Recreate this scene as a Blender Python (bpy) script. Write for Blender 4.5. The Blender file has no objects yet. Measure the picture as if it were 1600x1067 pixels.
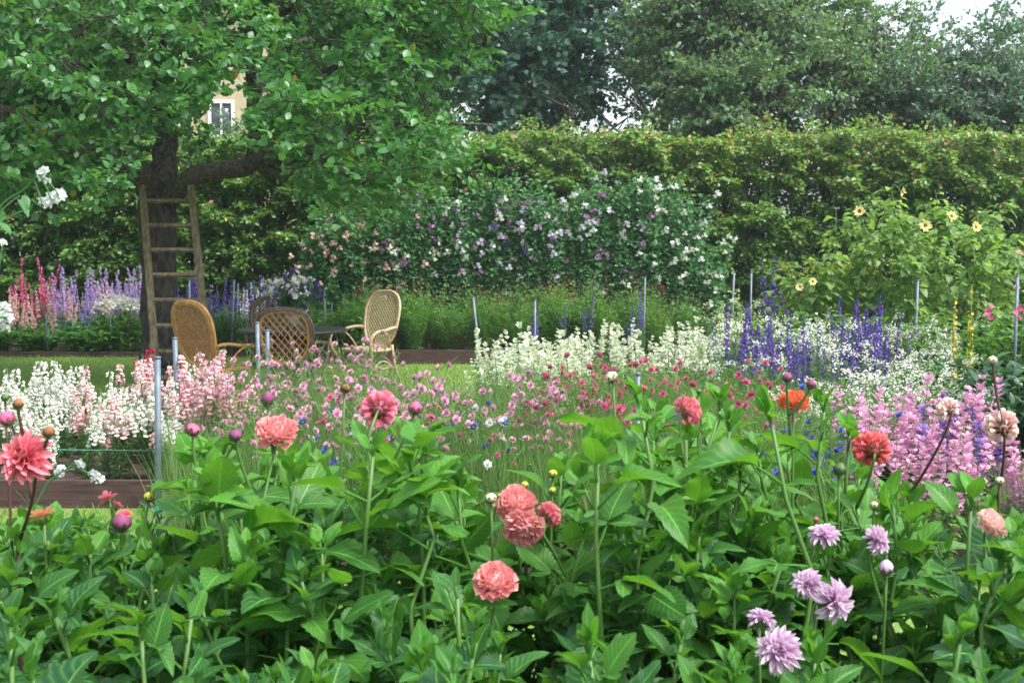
import bpy, math, random
import numpy as np
from math import radians as R, sin, cos, pi
from mathutils import Vector, Matrix

# ------------------------------------------------------------------ camera, sky, sun, exposure
S = bpy.context.scene
COL = S.collection
F, CX, CY, HOR, EYE = 1850.0, 800.0, 533.5, 390.0, 1.6
PITCH = math.atan((CY - HOR) / F)
cd = bpy.data.cameras.new("camera")
cam = bpy.data.objects.new("camera", cd)
COL.objects.link(cam)
cam.location = (0, 0, EYE)
cam.rotation_euler = (pi / 2 - PITCH, 0, 0)
cd.sensor_width = 36.0
cd.lens = 36.0 * F / 1600.0
cd.clip_start = 0.05
cd.clip_end = 2000
cd.dof.use_dof = True
cd.dof.focus_distance = 7.0
cd.dof.aperture_fstop = 11.0
S.camera = cam

SUN_EL, SUN_AZ = R(58), R(122)           # azimuth measured from +Y towards +X
w = bpy.data.worlds.new("World")
S.world = w
w.use_nodes = True
nt = w.node_tree
bg = nt.nodes["Background"]
sky = nt.nodes.new("ShaderNodeTexSky")
sky.sky_type = 'NISHITA'
sky.sun_disc = False
sky.sun_elevation = SUN_EL
sky.sun_rotation = SUN_AZ
sky.air_density = 1.0
sky.dust_density = 4.0
hs = nt.nodes.new("ShaderNodeHueSaturation")
hs.inputs['Saturation'].default_value = 0.5
nt.links.new(sky.outputs[0], hs.inputs['Color'])
nt.links.new(hs.outputs[0], bg.inputs[0])
bg.inputs[1].default_value = 0.14
ld = bpy.data.lights.new("sun", 'SUN')
ld.energy = 1.5
ld.angle = R(10)
ld.color = (1, .97, .91)
sun = bpy.data.objects.new("sun", ld)
COL.objects.link(sun)
sd = Vector((sin(SUN_AZ) * cos(SUN_EL), cos(SUN_AZ) * cos(SUN_EL), sin(SUN_EL)))
sun.rotation_euler = sd.to_track_quat('Z', 'Y').to_euler()
sun.location = (5, 5, 20)
S.view_settings.view_transform = 'Standard'
S.view_settings.look = 'None'
S.view_settings.exposure = 1.6
S.view_settings.gamma = 1
S.cycles.max_bounces = 7
S.cycles.diffuse_bounces = 4
S.cycles.transmission_bounces = 4
S.cycles.glossy_bounces = 2
S.cycles.caustics_reflective = False
S.cycles.caustics_refractive = False

rng = np.random.default_rng(7)
random.seed(7)


def at(px, py, d):
    """world point at depth d that the photograph shows at pixel (px, py)"""
    x, y, z = (px - CX) / F, -(py - CY) / F, -1.0
    c, s = cos(pi / 2 - PITCH), sin(pi / 2 - PITCH)
    wy, wz = y * c - z * s, y * s + z * c
    k = d / wy
    return np.array([x * k, d, EYE + wz * k])


def gx(px, d):
    return at(px, 600, d)[0]


def proj(p):
    """pixel of world points (n,3)"""
    p = np.asarray(p, float)
    q = p - np.array([0, 0, EYE])
    c, s = cos(PITCH), sin(PITCH)
    fwd = q[..., 1] * c - q[..., 2] * s
    up = q[..., 1] * s + q[..., 2] * c
    return CX + F * q[..., 0] / fwd, CY - F * up / fwd


# ------------------------------------------------------------------ geometry kit
class G:
    def __init__(s, v, lp, sz, uv=None, r=None, mi=None):
        s.v = np.asarray(v, np.float64).reshape(-1, 3)
        s.lp = np.asarray(lp, np.int64)
        s.sz = np.asarray(sz, np.int64)
        s.uv = np.zeros((len(s.v), 2)) if uv is None else np.asarray(uv, float)
        s.r = np.full(len(s.v), .5) if r is None else np.asarray(r, float)
        s.mi = np.zeros(len(s.sz), np.int64) if mi is None else np.asarray(mi)

    def mat(s, i):
        return G(s.v, s.lp, s.sz, s.uv, s.r, np.full(len(s.sz), i))

    def moved(s, t=(0, 0, 0), rz=0, sc=1.0):
        c, q = cos(rz), sin(rz)
        M = np.array([[c, -q, 0], [q, c, 0], [0, 0, 1]])
        return G((s.v * sc) @ M.T + np.asarray(t), s.lp, s.sz, s.uv, s.r, s.mi)


def cat(gs):
    gs = [g for g in gs if g is not None and len(g.v)]
    if not gs:
        return G(np.zeros((0, 3)), [], [])
    off = np.cumsum([0] + [len(g.v) for g in gs[:-1]])
    return G(np.concatenate([g.v for g in gs]), np.concatenate([g.lp + o for g, o in zip(gs, off)]),
             np.concatenate([g.sz for g in gs]), np.concatenate([g.uv for g in gs]),
             np.concatenate([g.r for g in gs]), np.concatenate([g.mi for g in gs]))


def unit(a):
    a = np.asarray(a, float)
    return a / np.maximum(np.linalg.norm(a, axis=-1, keepdims=True), 1e-9)


def inst(g, P, D, N, Sc=1.0, r=None):
    """copies of g in ONE mesh: local +Y along D, local +Z near N"""
    P = np.asarray(P, float).reshape(-1, 3)
    k = len(P)
    D = unit(np.broadcast_to(D, (k, 3)))
    N = np.broadcast_to(N, (k, 3)).astype(float)
    X = np.cross(D, N)
    bad = np.linalg.norm(X, axis=1) < 1e-4
    if bad.any():
        X[bad] = np.cross(D[bad], np.array([.3, .9, .2]))
    X = unit(X)
    Z = np.cross(X, D)
    Rm = np.stack([X, D, Z], axis=2)
    Sc = np.broadcast_to(np.asarray(Sc, float), (k,)) if np.ndim(Sc) < 2 else np.asarray(Sc)
    vs = g.v[None] * (Sc[:, None, None] if Sc.ndim == 1 else Sc[:, None, :])
    v = np.einsum('kij,knj->kni', Rm, vs) + P[:, None]
    n = len(g.v)
    lp = (g.lp[None] + (np.arange(k) * n)[:, None]).ravel()
    rr = np.tile(g.r, k) if r is None else np.repeat(np.broadcast_to(r, (k,)), n)
    return G(v.reshape(-1, 3), lp, np.tile(g.sz, k), np.tile(g.uv, (k, 1)), rr, np.tile(g.mi, k))


def grid(v, nl, nw, uv=None, r=None):
    """(nl+1)x(nw+1) verts row by row"""
    i = np.arange(nl)[:, None] * (nw + 1) + np.arange(nw)[None]
    q = np.stack([i, i + 1, i + nw + 2, i + nw + 1], axis=-1).reshape(-1)
    return G(v, q, np.full(nl * nw, 4), uv, r)


def leaf(L, W, nl=4, nw=2, peak=.4, fold=.25, droop=.15, serr=0., tipw=1.0, cup=0., wav=0.):
    t = np.linspace(0, 1, nl + 1)
    a = peak / (1 - peak)
    sh = (t ** (a * .9)) * ((1 - t) ** (.9 * tipw))
    sh = sh / sh.max()
    sh[0] = .06
    sh[-1] = .02
    s = np.linspace(-1, 1, nw + 1)
    T, Sg = np.meshgrid(t, s, indexing='ij')
    W_ = (sh * W / 2)[:, None] * np.ones_like(Sg)
    if serr:
        saw = np.where(np.arange(nl + 1) % 2 == 1, 1 + serr, 1 - serr)
        e = np.abs(Sg) > .99
        W_ = np.where(e, W_ * saw[:, None], W_)
    x = Sg * W_
    z = fold * np.abs(x) - droop * L * T ** 2 + cup * (x ** 2) / max(W, 1e-6)
    if wav:
        z = z + wav * W * np.sin(T * 11 + Sg * 2) * np.abs(Sg)
    v = np.stack([x, L * T, z], -1).reshape(-1, 3)
    return grid(v, nl, nw, np.stack([Sg * .5 + .5, T], -1).reshape(-1, 2))


def tube(pts, rad, n=6, cap=True, r=None):
    p = np.asarray(pts, float)
    k = len(p)
    rad = np.broadcast_to(np.asarray(rad, float), (k,))
    tg = np.gradient(p, axis=0)
    tg = unit(tg)
    ref = np.array([0, 0, 1.]) if abs(tg[0][2]) < .9 else np.array([1., 0, 0])
    u = unit(np.cross(tg[0], ref))
    us = []
    for i in range(k):
        u = unit(u - tg[i] * np.dot(u, tg[i]))
        us.append(u)
    us = np.array(us)
    ws = np.cross(tg, us)
    an = np.linspace(0, 2 * pi, n, endpoint=False)
    v = p[:, None] + rad[:, None, None] * (np.cos(an)[None, :, None] * us[:, None] + np.sin(an)[None, :, None] * ws[:, None])
    i = np.arange(k - 1)[:, None] * n
    j = np.arange(n)[None]
    jn = (j + 1) % n
    q = np.stack([i + j, i + jn, i + n + jn, i + n + j], -1).reshape(-1)
    sz = np.full((k - 1) * n, 4)
    ln = np.concatenate([[0], np.cumsum(np.linalg.norm(np.diff(p, axis=0), axis=1))])
    uv = np.stack([np.tile(an / (2 * pi), k), np.repeat(ln, n)], -1)
    if cap:
        q = np.concatenate([q, np.arange(n)[::-1], (k - 1) * n + np.arange(n)])
        sz = np.concatenate([sz, [n, n]])
    return G(v.reshape(-1, 3), q, sz, uv, None if r is None else np.full(k * n, r))


def box(x0, x1, y0, y1, z0, z1, bev=0.0):
    b = bev
    if not b:
        v = [(x, y, z) for z in (z0, z1) for y in (y0, y1) for x in (x0, x1)]
        f = [(0, 2, 3, 1), (4, 5, 7, 6), (0, 1, 5, 4), (2, 6, 7, 3), (0, 4, 6, 2), (1, 3, 7, 5)]
        return G(v, sum(f, ()), [4] * 6)
    ring = lambda z, i: [(x0 + i, y0 + b, z), (x0 + b, y0 + i, z), (x1 - b, y0 + i, z), (x1 - i, y0 + b, z),
                         (x1 - i, y1 - b, z), (x1 - b, y1 - i, z), (x0 + b, y1 - i, z), (x0 + i, y1 - b, z)]
    v = ring(z0, b * .6) + ring(z0 + b, 0) + ring(z1 - b, 0) + ring(z1, b * .6)
    lp, sz = [], []
    for a in range(3):
        for j in range(8):
            lp += [a * 8 + j, a * 8 + (j + 1) % 8, a * 8 + 8 + (j + 1) % 8, a * 8 + 8 + j]
            sz.append(4)
    lp += list(range(7, -1, -1)) + list(range(24, 32))
    sz += [8, 8]
    return G(v, lp, sz)


def bar(a, b, wd, th, up=(0, 0, 1)):
    """straight box bar from a to b"""
    a, b = np.asarray(a, float), np.asarray(b, float)
    L = np.linalg.norm(b - a)
    return inst(box(-wd / 2, wd / 2, 0, L, -th / 2, th / 2, min(wd, th) * .12), [a], [b - a], [up])


def lathe(prof, n=16, ax=2):
    pr = np.asarray(prof, float)
    an = np.linspace(0, 2 * pi, n, endpoint=False)
    v = np.stack([pr[:, None, 0] * np.cos(an), pr[:, None, 0] * np.sin(an), np.repeat(pr[:, 1:2], n, 1)], -1)
    k = len(pr)
    i = np.arange(k - 1)[:, None] * n
    j = np.arange(n)[None]
    q = np.stack([i + j, i + (j + 1) % n, i + n + (j + 1) % n, i + n + j], -1).reshape(-1)
    uv = np.stack([np.tile(an / 6.283, k), np.repeat(np.linspace(0, 1, k), n)], -1)
    return G(v.reshape(-1, 3), q, np.full((k - 1) * n, 4), uv)


def ball(r=1., n=8, k=6):
    a = np.linspace(-pi / 2, pi / 2, k + 1)
    return lathe([(max(r * cos(t), r * .01), r * sin(t)) for t in a], n)


def bez(a, b, c, n=6):
    a, b, c = map(lambda q: np.asarray(q, float), (a, b, c))
    t = np.linspace(0, 1, n)[:, None]
    return a * (1 - t) ** 2 + 2 * b * t * (1 - t) + c * t ** 2


def rnd_dirs(n, zmin=-1, zmax=1, r=rng):
    z = r.uniform(zmin, zmax, n)
    a = r.uniform(0, 2 * pi, n)
    q = np.sqrt(np.maximum(0, 1 - z * z))
    return np.stack([q * np.cos(a), q * np.sin(a), z], -1)


_tab = np.random.default_rng(3).uniform(0, 1, (64, 64, 64))


def vnoise(p, sc):
    p = np.asarray(p, float) * sc + 100.3
    i = np.floor(p).astype(int)
    f = p - i
    f = f * f * (3 - 2 * f)
    o = 0
    for a in (0, 1):
        for b in (0, 1):
            for c in (0, 1):
                wt = (f[..., 0] if a else 1 - f[..., 0]) * (f[..., 1] if b else 1 - f[..., 1]) * (f[..., 2] if c else 1 - f[..., 2])
                o = o + wt * _tab[(i[..., 0] + a) % 64, (i[..., 1] + b) % 64, (i[..., 2] + c) % 64]
    return o


def mesh(name, g, mats):
    me = bpy.data.meshes.new(name)
    me.vertices.add(len(g.v))
    me.vertices.foreach_set('co', g.v.astype(np.float32).ravel())
    me.loops.add(len(g.lp))
    me.loops.foreach_set('vertex_index', g.lp.astype(np.int32))
    me.polygons.add(len(g.sz))
    me.polygons.foreach_set('loop_start', np.concatenate([[0], np.cumsum(g.sz)[:-1]]).astype(np.int32))
    me.polygons.foreach_set('material_index', g.mi.astype(np.int32))
    me.polygons.foreach_set('use_smooth', np.ones(len(g.sz), bool))
    for m in (mats if isinstance(mats, (list, tuple)) else [mats]):
        me.materials.append(m)
    u = me.uv_layers.new(name='UVMap')
    u.data.foreach_set('uv', g.uv[g.lp].astype(np.float32).ravel())
    at_ = me.attributes.new('rnd', 'FLOAT', 'POINT')
    at_.data.foreach_set('value', g.r.astype(np.float32))
    me.update(calc_edges=True)
    me.validate()
    return me


def flat(o):
    o.data.polygons.foreach_set('use_smooth', np.zeros(len(o.data.polygons), bool))
    return o


def obj(name, g, mats, parent=None, loc=(0, 0, 0), rz=0):
    me = g if isinstance(g, bpy.types.Mesh) else mesh(name, g, mats)
    o = bpy.data.objects.new(name, me)
    COL.objects.link(o)
    o.location = loc
    o.rotation_euler = (0, 0, rz)
    if parent:
        o.parent = parent
    return o


def tag(o, label, catg, group=None):
    o['label'] = label
    o['category'] = catg
    if group:
        o['group'] = group
    return o


def thing(name, label, catg, loc=(0, 0, 0), rz=0, group=None):
    o = bpy.data.objects.new(name, None)
    o.empty_display_size = .1
    COL.objects.link(o)
    o.location = loc
    o.rotation_euler = (0, 0, rz)
    return tag(o, label, catg, group)


def struct(name, g, m):
    o = obj(name, g, m)
    o['kind'] = 'structure'
    return o


def stuff(name, g, m, label, catg):
    o = obj(name, g, m)
    o['kind'] = 'stuff'
    return tag(o, label, catg)


def dup(root, loc, rz=0, sc=1.0, label=None, group=None):
    r = root.copy()
    COL.objects.link(r)
    r.location = loc
    r.rotation_euler = (0, 0, rz)
    r.scale = (sc, sc, sc)
    if label:
        r['label'] = label
    if group:
        r['group'] = group
    for ch in list(root.children):
        c = ch.copy()
        COL.objects.link(c)
        c.parent = r
        for gch in ch.children:
            d = gch.copy()
            COL.objects.link(d)
            d.parent = c
    return r


# ------------------------------------------------------------------ materials
def newmat(name):
    m = bpy.data.materials.new(name)
    m.use_nodes = True
    t = m.node_tree
    return m, t, t.nodes['Principled BSDF'], t.nodes['Material Output']


def rgb(c):
    return (c[0], c[1], c[2], 1)


def mixc(t, fac, a, b):
    n = t.nodes.new('ShaderNodeMix')
    n.data_type = 'RGBA'
    for s, v in ((n.inputs[0], fac), (n.inputs[6], a), (n.inputs[7], b)):
        if isinstance(v, bpy.types.NodeSocket):
            t.links.new(v, s)
        else:
            s.default_value = v if np.ndim(v) == 0 else rgb(v)
    return n.outputs[2]


def math_(t, op, a, b=0.0, c=None, clamp=False):
    n = t.nodes.new('ShaderNodeMath')
    n.operation = op
    n.use_clamp = clamp
    for i, v in enumerate((a, b) if c is None else (a, b, c)):
        if isinstance(v, bpy.types.NodeSocket):
            t.links.new(v, n.inputs[i])
        else:
            n.inputs[i].default_value = v
    return n.outputs[0]


def rndattr(t):
    a = t.nodes.new('ShaderNodeAttribute')
    a.attribute_name = 'rnd'
    return a.outputs['Fac']


def noise(t, scale, detail=3, coord='Object'):
    tc = t.nodes.new('ShaderNodeTexCoord')
    n = t.nodes.new('ShaderNodeTexNoise')
    n.inputs['Scale'].default_value = scale
    n.inputs['Detail'].default_value = detail
    t.links.new(tc.outputs[coord], n.inputs['Vector'])
    return n.outputs[0], tc


def mat_leaf(name, ca, cb, rough=.45, trans=.35, tcol=None, vein=False, odd=None, spec=.5, thr=.965):
    m, t, b, out = newmat(name)
    f = rndattr(t)
    col = mixc(t, f, ca, cb)
    nz, tc = noise(t, 9.0, 2)
    col = mixc(t, math_(t, 'MULTIPLY', nz, .45), col, tuple(x * .55 for x in ca))
    if odd:
        col = mixc(t, math_(t, 'GREATER_THAN', f, thr), col, odd)
    if vein:
        sx = t.nodes.new('ShaderNodeSeparateXYZ')
        t.links.new(tc.outputs['UV'], sx.inputs[0])
        u = math_(t, 'ABSOLUTE', math_(t, 'SUBTRACT', sx.outputs[0], .5))
        nb, _ = noise(t, 3.2, 4)
        col = mixc(t, math_(t, 'MULTIPLY', math_(t, 'SUBTRACT', nb, .57), 4.0, clamp=True), col, tuple(a_ * .8 + b_ for a_, b_ in zip(cb, (.05, .02, .0))))
        ns, _ = noise(t, 55, 2)
        col = mixc(t, math_(t, 'MULTIPLY', math_(t, 'GREATER_THAN', ns, .735), .7), col, (.16, .10, .03))
        mid = math_(t, 'LESS_THAN', u, .022)
        ph = math_(t, 'SUBTRACT', math_(t, 'MULTIPLY', sx.outputs[1], 48.0), math_(t, 'MULTIPLY', u, 30.0))
        sv = math_(t, 'POWER', math_(t, 'ABSOLUTE', math_(t, 'SINE', math_(t, 'MULTIPLY', ph, .5))), .35)
        line = math_(t, 'SUBTRACT', 1.0, sv, clamp=True)
        hi = tuple(min(1, x * 1.7 + .02) for x in cb)
        col = mixc(t, math_(t, 'MAXIMUM', math_(t, 'MULTIPLY', mid, .65), math_(t, 'MULTIPLY', line, .35)), col, hi)
        bp = t.nodes.new('ShaderNodeBump')
        bp.inputs['Strength'].default_value = .22
        bp.inputs['Distance'].default_value = .003
        hgt = math_(t, 'ADD', math_(t, 'MULTIPLY', sv, 1.0), math_(t, 'MULTIPLY', nz, .5))
        t.links.new(hgt, bp.inputs['Height'])
        t.links.new(bp.outputs[0], b.inputs['Normal'])
    t.links.new(col, b.inputs['Base Color'])
    b.inputs['Roughness'].default_value = rough
    b.inputs['Specular IOR Level'].default_value = spec
    tr = t.nodes.new('ShaderNodeBsdfTranslucent')
    if tcol is None:
        tcol = (cb[0] * 1.7, cb[1] * 1.7, cb[2] * .9)
    tr.inputs[0].default_value = rgb(tcol)
    mx = t.nodes.new('ShaderNodeMixShader')
    mx.inputs[0].default_value = trans
    t.links.new(b.outputs[0], mx.inputs[1])
    t.links.new(tr.outputs[0], mx.inputs[2])
    t.links.new(mx.outputs[0], out.inputs[0])
    return m


def mat_petal(name, base, tip, trans=.3, vary=.25, k=.5, rough=.55):
    m, t, b, out = newmat(name)
    tc = t.nodes.new('ShaderNodeTexCoord')
    sx = t.nodes.new('ShaderNodeSeparateXYZ')
    t.links.new(tc.outputs['UV'], sx.inputs[0])
    f = math_(t, 'POWER', sx.outputs[1], k * 2)
    col = mixc(t, f, base, tip)
    col = mixc(t, math_(t, 'MULTIPLY', rndattr(t), vary), col, tuple(x * .6 for x in base))
    # fine streaks along the petal
    st = math_(t, 'MULTIPLY', math_(t, 'ABSOLUTE', math_(t, 'SINE', math_(t, 'MULTIPLY', sx.outputs[0], 22.0))), .14)
    col = mixc(t, st, col, tuple(x * .7 for x in base))
    t.links.new(col, b.inputs['Base Color'])
    b.inputs['Roughness'].default_value = rough
    b.inputs['Specular IOR Level'].default_value = .25
    tr = t.nodes.new('ShaderNodeBsdfTranslucent')
    t.links.new(col, tr.inputs[0])
    mx = t.nodes.new('ShaderNodeMixShader')
    mx.inputs[0].default_value = trans
    t.links.new(b.outputs[0], mx.inputs[1])
    t.links.new(tr.outputs[0], mx.inputs[2])
    t.links.new(mx.outputs[0], out.inputs[0])
    return m


def mat_rough(name, ca, cb, scale=8, rough=.8, bump=.3, dist=.01, metal=0., stretch=None, detail=5, spec=.4):
    m, t, b, out = newmat(name)
    tc = t.nodes.new('ShaderNodeTexCoord')
    mp = t.nodes.new('ShaderNodeMapping')
    if stretch:
        mp.inputs['Scale'].default_value = stretch
    n = t.nodes.new('ShaderNodeTexNoise')
    n.inputs['Scale'].default_value = scale
    n.inputs['Detail'].default_value = detail
    t.links.new(tc.outputs['Object'], mp.inputs[0])
    t.links.new(mp.outputs[0], n.inputs['Vector'])
    rp = t.nodes.new('ShaderNodeValToRGB')
    rp.color_ramp.elements[0].position = .32
    rp.color_ramp.elements[1].position = .68
    rp.color_ramp.elements[0].color = rgb(ca)
    rp.color_ramp.elements[1].color = rgb(cb)
    t.links.new(n.outputs[0], rp.inputs[0])
    t.links.new(rp.outputs[0], b.inputs['Base Color'])
    b.inputs['Roughness'].default_value = rough
    b.inputs['Metallic'].default_value = metal
    b.inputs['Specular IOR Level'].default_value = spec
    if bump:
        bp = t.nodes.new('ShaderNodeBump')
        bp.inputs['Strength'].default_value = bump
        bp.inputs['Distance'].default_value = dist
        t.links.new(n.outputs[0], bp.inputs['Height'])
        t.links.new(bp.outputs[0], b.inputs['Normal'])
    return m


M = {}
M['dahlia'] = mat_leaf('dahlia_leaf', (.009, .050, .024), (.090, .265, .030), .44, .30, (.19, .50, .03), vein=True, spec=.22)
M['dahlia_stem'] = mat_leaf('dahlia_stem_green', (.07, .16, .03), (.10, .22, .04), .5, .1)
M['dark_stem'] = mat_rough('dark_red_stem', (.05, .018, .015), (.09, .04, .03), 20, .5, .1)
M['apple'] = mat_leaf('apple_leaf', (.032, .145, .046), (.125, .32, .095), .42, .38, (.13, .37, .04), odd=(.50, .33, .03), thr=.988)
M['bark'] = mat_rough('apple_bark', (.014, .011, .011), (.075, .062, .058), 16, .9, .9, .03, stretch=(1, 1, .45))
M['limb_bark'] = mat_rough('limb_bark', (.03, .022, .018), (.13, .11, .095), 22, .9, .8, .02)
M['hedge'] = mat_leaf('hedge_leaf', (.034, .13, .028), (.18, .32, .055), .42, .38, (.26, .44, .05), odd=(.42, .22, .10), thr=.97)
M['hedge_twig'] = mat_rough('hedge_twig', (.03, .018, .018), (.075, .05, .045), 12, .9, .3)
M['maple'] = mat_leaf('maple_leaf', (.050, .14, .105), (.135, .27, .185), .42, .25, (.08, .22, .08))
M['tree_a'] = mat_leaf('tree_leaf_mid', (.085, .19, .10), (.22, .35, .16), .45, .35, (.18, .34, .07))
M['tree_b'] = mat_leaf('tree_leaf_cool', (.10, .205, .145), (.22, .345, .22), .45, .35, (.15, .28, .11))
M['pea'] = mat_leaf('sweet_pea_leaf', (.065, .20, .080), (.17, .38, .13), .6, .4, (.10, .30, .08))
M['feather'] = mat_leaf('feathery_leaf', (.055, .155, .032), (.125, .28, .055), .55, .35)
M['bush'] = mat_leaf('bush_leaf', (.045, .14, .025), (.12, .27, .05), .5, .35)
M['sunleaf'] = mat_leaf('sunflower_leaf', (.085, .19, .052), (.20, .33, .085), .5, .42)
M['meadow'] = mat_leaf('meadow_stem', (.06, .15, .04), (.16, .29, .075), .6, .3, odd=(.24, .20, .09), thr=.96)
M['snapleaf'] = mat_leaf('snapdragon_leaf', (.03, .10, .028), (.085, .20, .05), .5, .3)
M['grass'] = mat_leaf('lawn_blade', (.10, .21, .030), (.22, .35, .055), .55, .35)
M['clary_leaf'] = mat_leaf('clary_leaf', (.07, .17, .035), (.16, .28, .07), .55, .3)
M['darkleaf'] = mat_leaf('dark_leaf', (.018, .07, .03), (.045, .13, .045), .35, .2)
M['calyx'] = mat_leaf('calyx_green', (.05, .10, .03), (.10, .20, .05), .5, .1)
M['calyx_dark'] = mat_leaf('calyx_dark', (.05, .02, .015), (.12, .06, .03), .5, .1)
P = {}
for k, b, tp in [('coral', (.70, .07, .14), (.92, .38, .42)), ('salmon', (.70, .12, .15), (.93, .55, .52)),
                 ('pink', (.68, .06, .17), (.90, .32, .40)), ('red', (.58, .03, .04), (.86, .20, .19)),
                 ('orange', (.75, .13, .06), (.86, .27, .13)), ('blush', (.80, .36, .34), (.92, .76, .70)),
                 ('lilac', (.55, .22, .50), (.92, .80, .90)), ('peach', (.80, .28, .14), (.86, .45, .30)),
                 ('cream', (.80, .62, .42), (.88, .76, .64)), ('magenta', (.42, .05, .18), (.62, .18, .34)),
                 ('plum', (.16, .03, .10), (.36, .10, .24)),
                 ('white', (.70, .74, .58), (.86, .86, .82)), ('whitecool', (.70, .72, .70), (.86, .87, .90)),
                 ('pinkpale', (.80, .44, .44), (.90, .69, .68)), ('pinksnap', (.74, .36, .42), (.86, .58, .60)),
                 ('hotpink', (.62, .06, .22), (.78, .20, .38)), ('salmonlark', (.76, .38, .36), (.88, .68, .62)),
                 ('lilaclark', (.34, .22, .55), (.60, .48, .76)), ('purple', (.07, .035, .27), (.19, .11, .46)),
                 ('mauve', (.30, .10, .32), (.50, .26, .52)), ('lavwhite', (.62, .58, .76), (.82, .80, .88)),
                 ('corn', (.64, .24, .42), (.86, .56, .68)), ('corndeep', (.58, .07, .20), (.76, .22, .36)),
                 ('blue', (.06, .08, .42), (.17, .22, .62)), ('clarypink', (.60, .24, .44), (.82, .54, .68)), ('whiteclary', (.56, .66, .38), (.88, .89, .82)), ('claryviolet', (.13, .06, .30), (.28, .16, .48)), ('tan', (.20, .20, .06), (.42, .30, .14)), ('budbrown', (.14, .05, .04), (.46, .20, .08)),
                 ('yellow', (.78, .55, .05), (.84, .72, .22)), ('sunyellow', (.82, .68, .20), (.90, .84, .46)),
                 ('fennel', (.42, .46, .05), (.62, .62, .10)), ('crimson', (.38, .01, .04), (.55, .03, .10)),
                 ('greenwhite', (.36, .50, .22), (.66, .74, .48))]:
    P[k] = mat_petal('petal_' + k, b, tp)
M['disc'] = mat_rough('sunflower_disc', (.04, .025, .01), (.16, .11, .03), 120, .9, .6)
M['soil'] = mat_rough('soil', (.025, .017, .012), (.075, .052, .036), 9, .95, .8, .03)
M['board'] = mat_rough('brown_board', (.035, .018, .017), (.085, .048, .042), 5, .75, .35, .006, stretch=(1, 6, 9))
M['redwood'] = mat_rough('red_board', (.16, .028, .022), (.27, .055, .04), 6, .8, .3, .006, stretch=(7, 7, .8))
M['ladder'] = mat_rough('weathered_ladder', (.075, .06, .038), (.20, .17, .105), 9, .9, .5, .006, stretch=(3, 3, .5))
M['galv'] = mat_rough('galvanised_metal', (.09, .12, .155), (.16, .20, .24), 14, .55, .08, .002, metal=.2)
M['wire'] = mat_rough('grey_wire', (.30, .32, .32), (.45, .47, .47), 30, .5, 0, metal=.4)
M['net'] = mat_rough('green_string', (.02, .24, .14), (.04, .38, .22), 30, .6, 0)
M['cane'] = mat_rough('golden_cane', (.27, .125, .04), (.48, .26, .095), 26, .38, .25, .003, stretch=(1, 1, .5))
M['rust_weave'] = mat_rough('rust_brown_weave', (.20, .09, .03), (.42, .22, .08), 40, .5, .3, .002)
M['dark_cane'] = mat_rough('dark_brown_cane', (.055, .035, .028), (.14, .095, .07), 26, .45, .25, .003)
M['pale_cane'] = mat_rough('pale_cane', (.36, .26, .15), (.60, .46, .30), 30, .45, .25, .003)
M['pale_weave'] = mat_rough('pale_weave', (.38, .29, .16), (.56, .46, .29), 50, .55, .3, .002)
M['table'] = mat_rough('blackened_wood', (.014, .015, .017), (.04, .042, .046), 7, .42, .2, .004, stretch=(1, 8, 1))
M['vase'] = mat_rough('grey_glaze', (.10, .11, .11), (.16, .17, .17), 8, .25, 0)
M['wall'] = mat_rough('pale_yellow_render', (.40, .32, .21), (.48, .39, .27), 3, .9, .2, .01)
M['roof'] = mat_rough('clay_tile', (.09, .05, .04), (.16, .09, .07), 14, .85, .5, .03, stretch=(3, 1, 1))
M['white'] = mat_rough('white_paint', (.72, .72, .70), (.80, .80, .78), 6, .5, .05)
M['glass'] = mat_rough('window_glass', (.03, .04, .05), (.06, .075, .085), 2, .06, 0)


def mat_lawn():
    m, t, b, out = newmat('lawn')
    n1, tc = noise(t, 1.1, 4)
    n2, _ = noise(t, 60, 4)
    c = mixc(t, n1, (.085, .18, .028), (.21, .31, .055))
    n3, _ = noise(t, .5, 5)
    c = mixc(t, math_(t, 'MULTIPLY', math_(t, 'GREATER_THAN', n3, .6), .5), c, (.22, .20, .09))
    c = mixc(t, math_(t, 'MULTIPLY', n2, .5), c, (.05, .11, .02))
    t.links.new(c, b.inputs['Base Color'])
    b.inputs['Roughness'].default_value = .9
    bp = t.nodes.new('ShaderNodeBump')
    bp.inputs['Strength'].default_value = .6
    bp.inputs['Distance'].default_value = .03
    t.links.new(n2, bp.inputs['Height'])
    t.links.new(bp.outputs[0], b.inputs['Normal'])
    return m


M['lawn'] = mat_lawn()

# ------------------------------------------------------------------ ground and beds
NB = 60
gv = np.array([(x, y, 0) for y in np.linspace(-400, 800, NB + 1) for x in np.linspace(-600, 600, NB + 1)])
struct('lawn', grid(gv, NB, NB), M['lawn'])


def bed(x0, x1, y0, y1, z=.02):
    nx, ny = max(2, int((x1 - x0) * 3)), max(2, int((y1 - y0) * 3))
    X, Y = np.meshgrid(np.linspace(x0, x1, nx + 1), np.linspace(y0, y1, ny + 1))
    p = np.stack([X.ravel(), Y.ravel(), np.zeros(X.size)], -1)
    p[:, 2] = z + vnoise(p, 2.2) * .05
    e = (X.ravel() <= x0 + 1e-6) | (X.ravel() >= x1 - 1e-6) | (Y.ravel() <= y0 + 1e-6) | (Y.ravel() >= y1 - 1e-6)
    p[e, 2] = -.02
    struct('bed_soil', grid(p, ny, nx), M['soil'])


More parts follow.
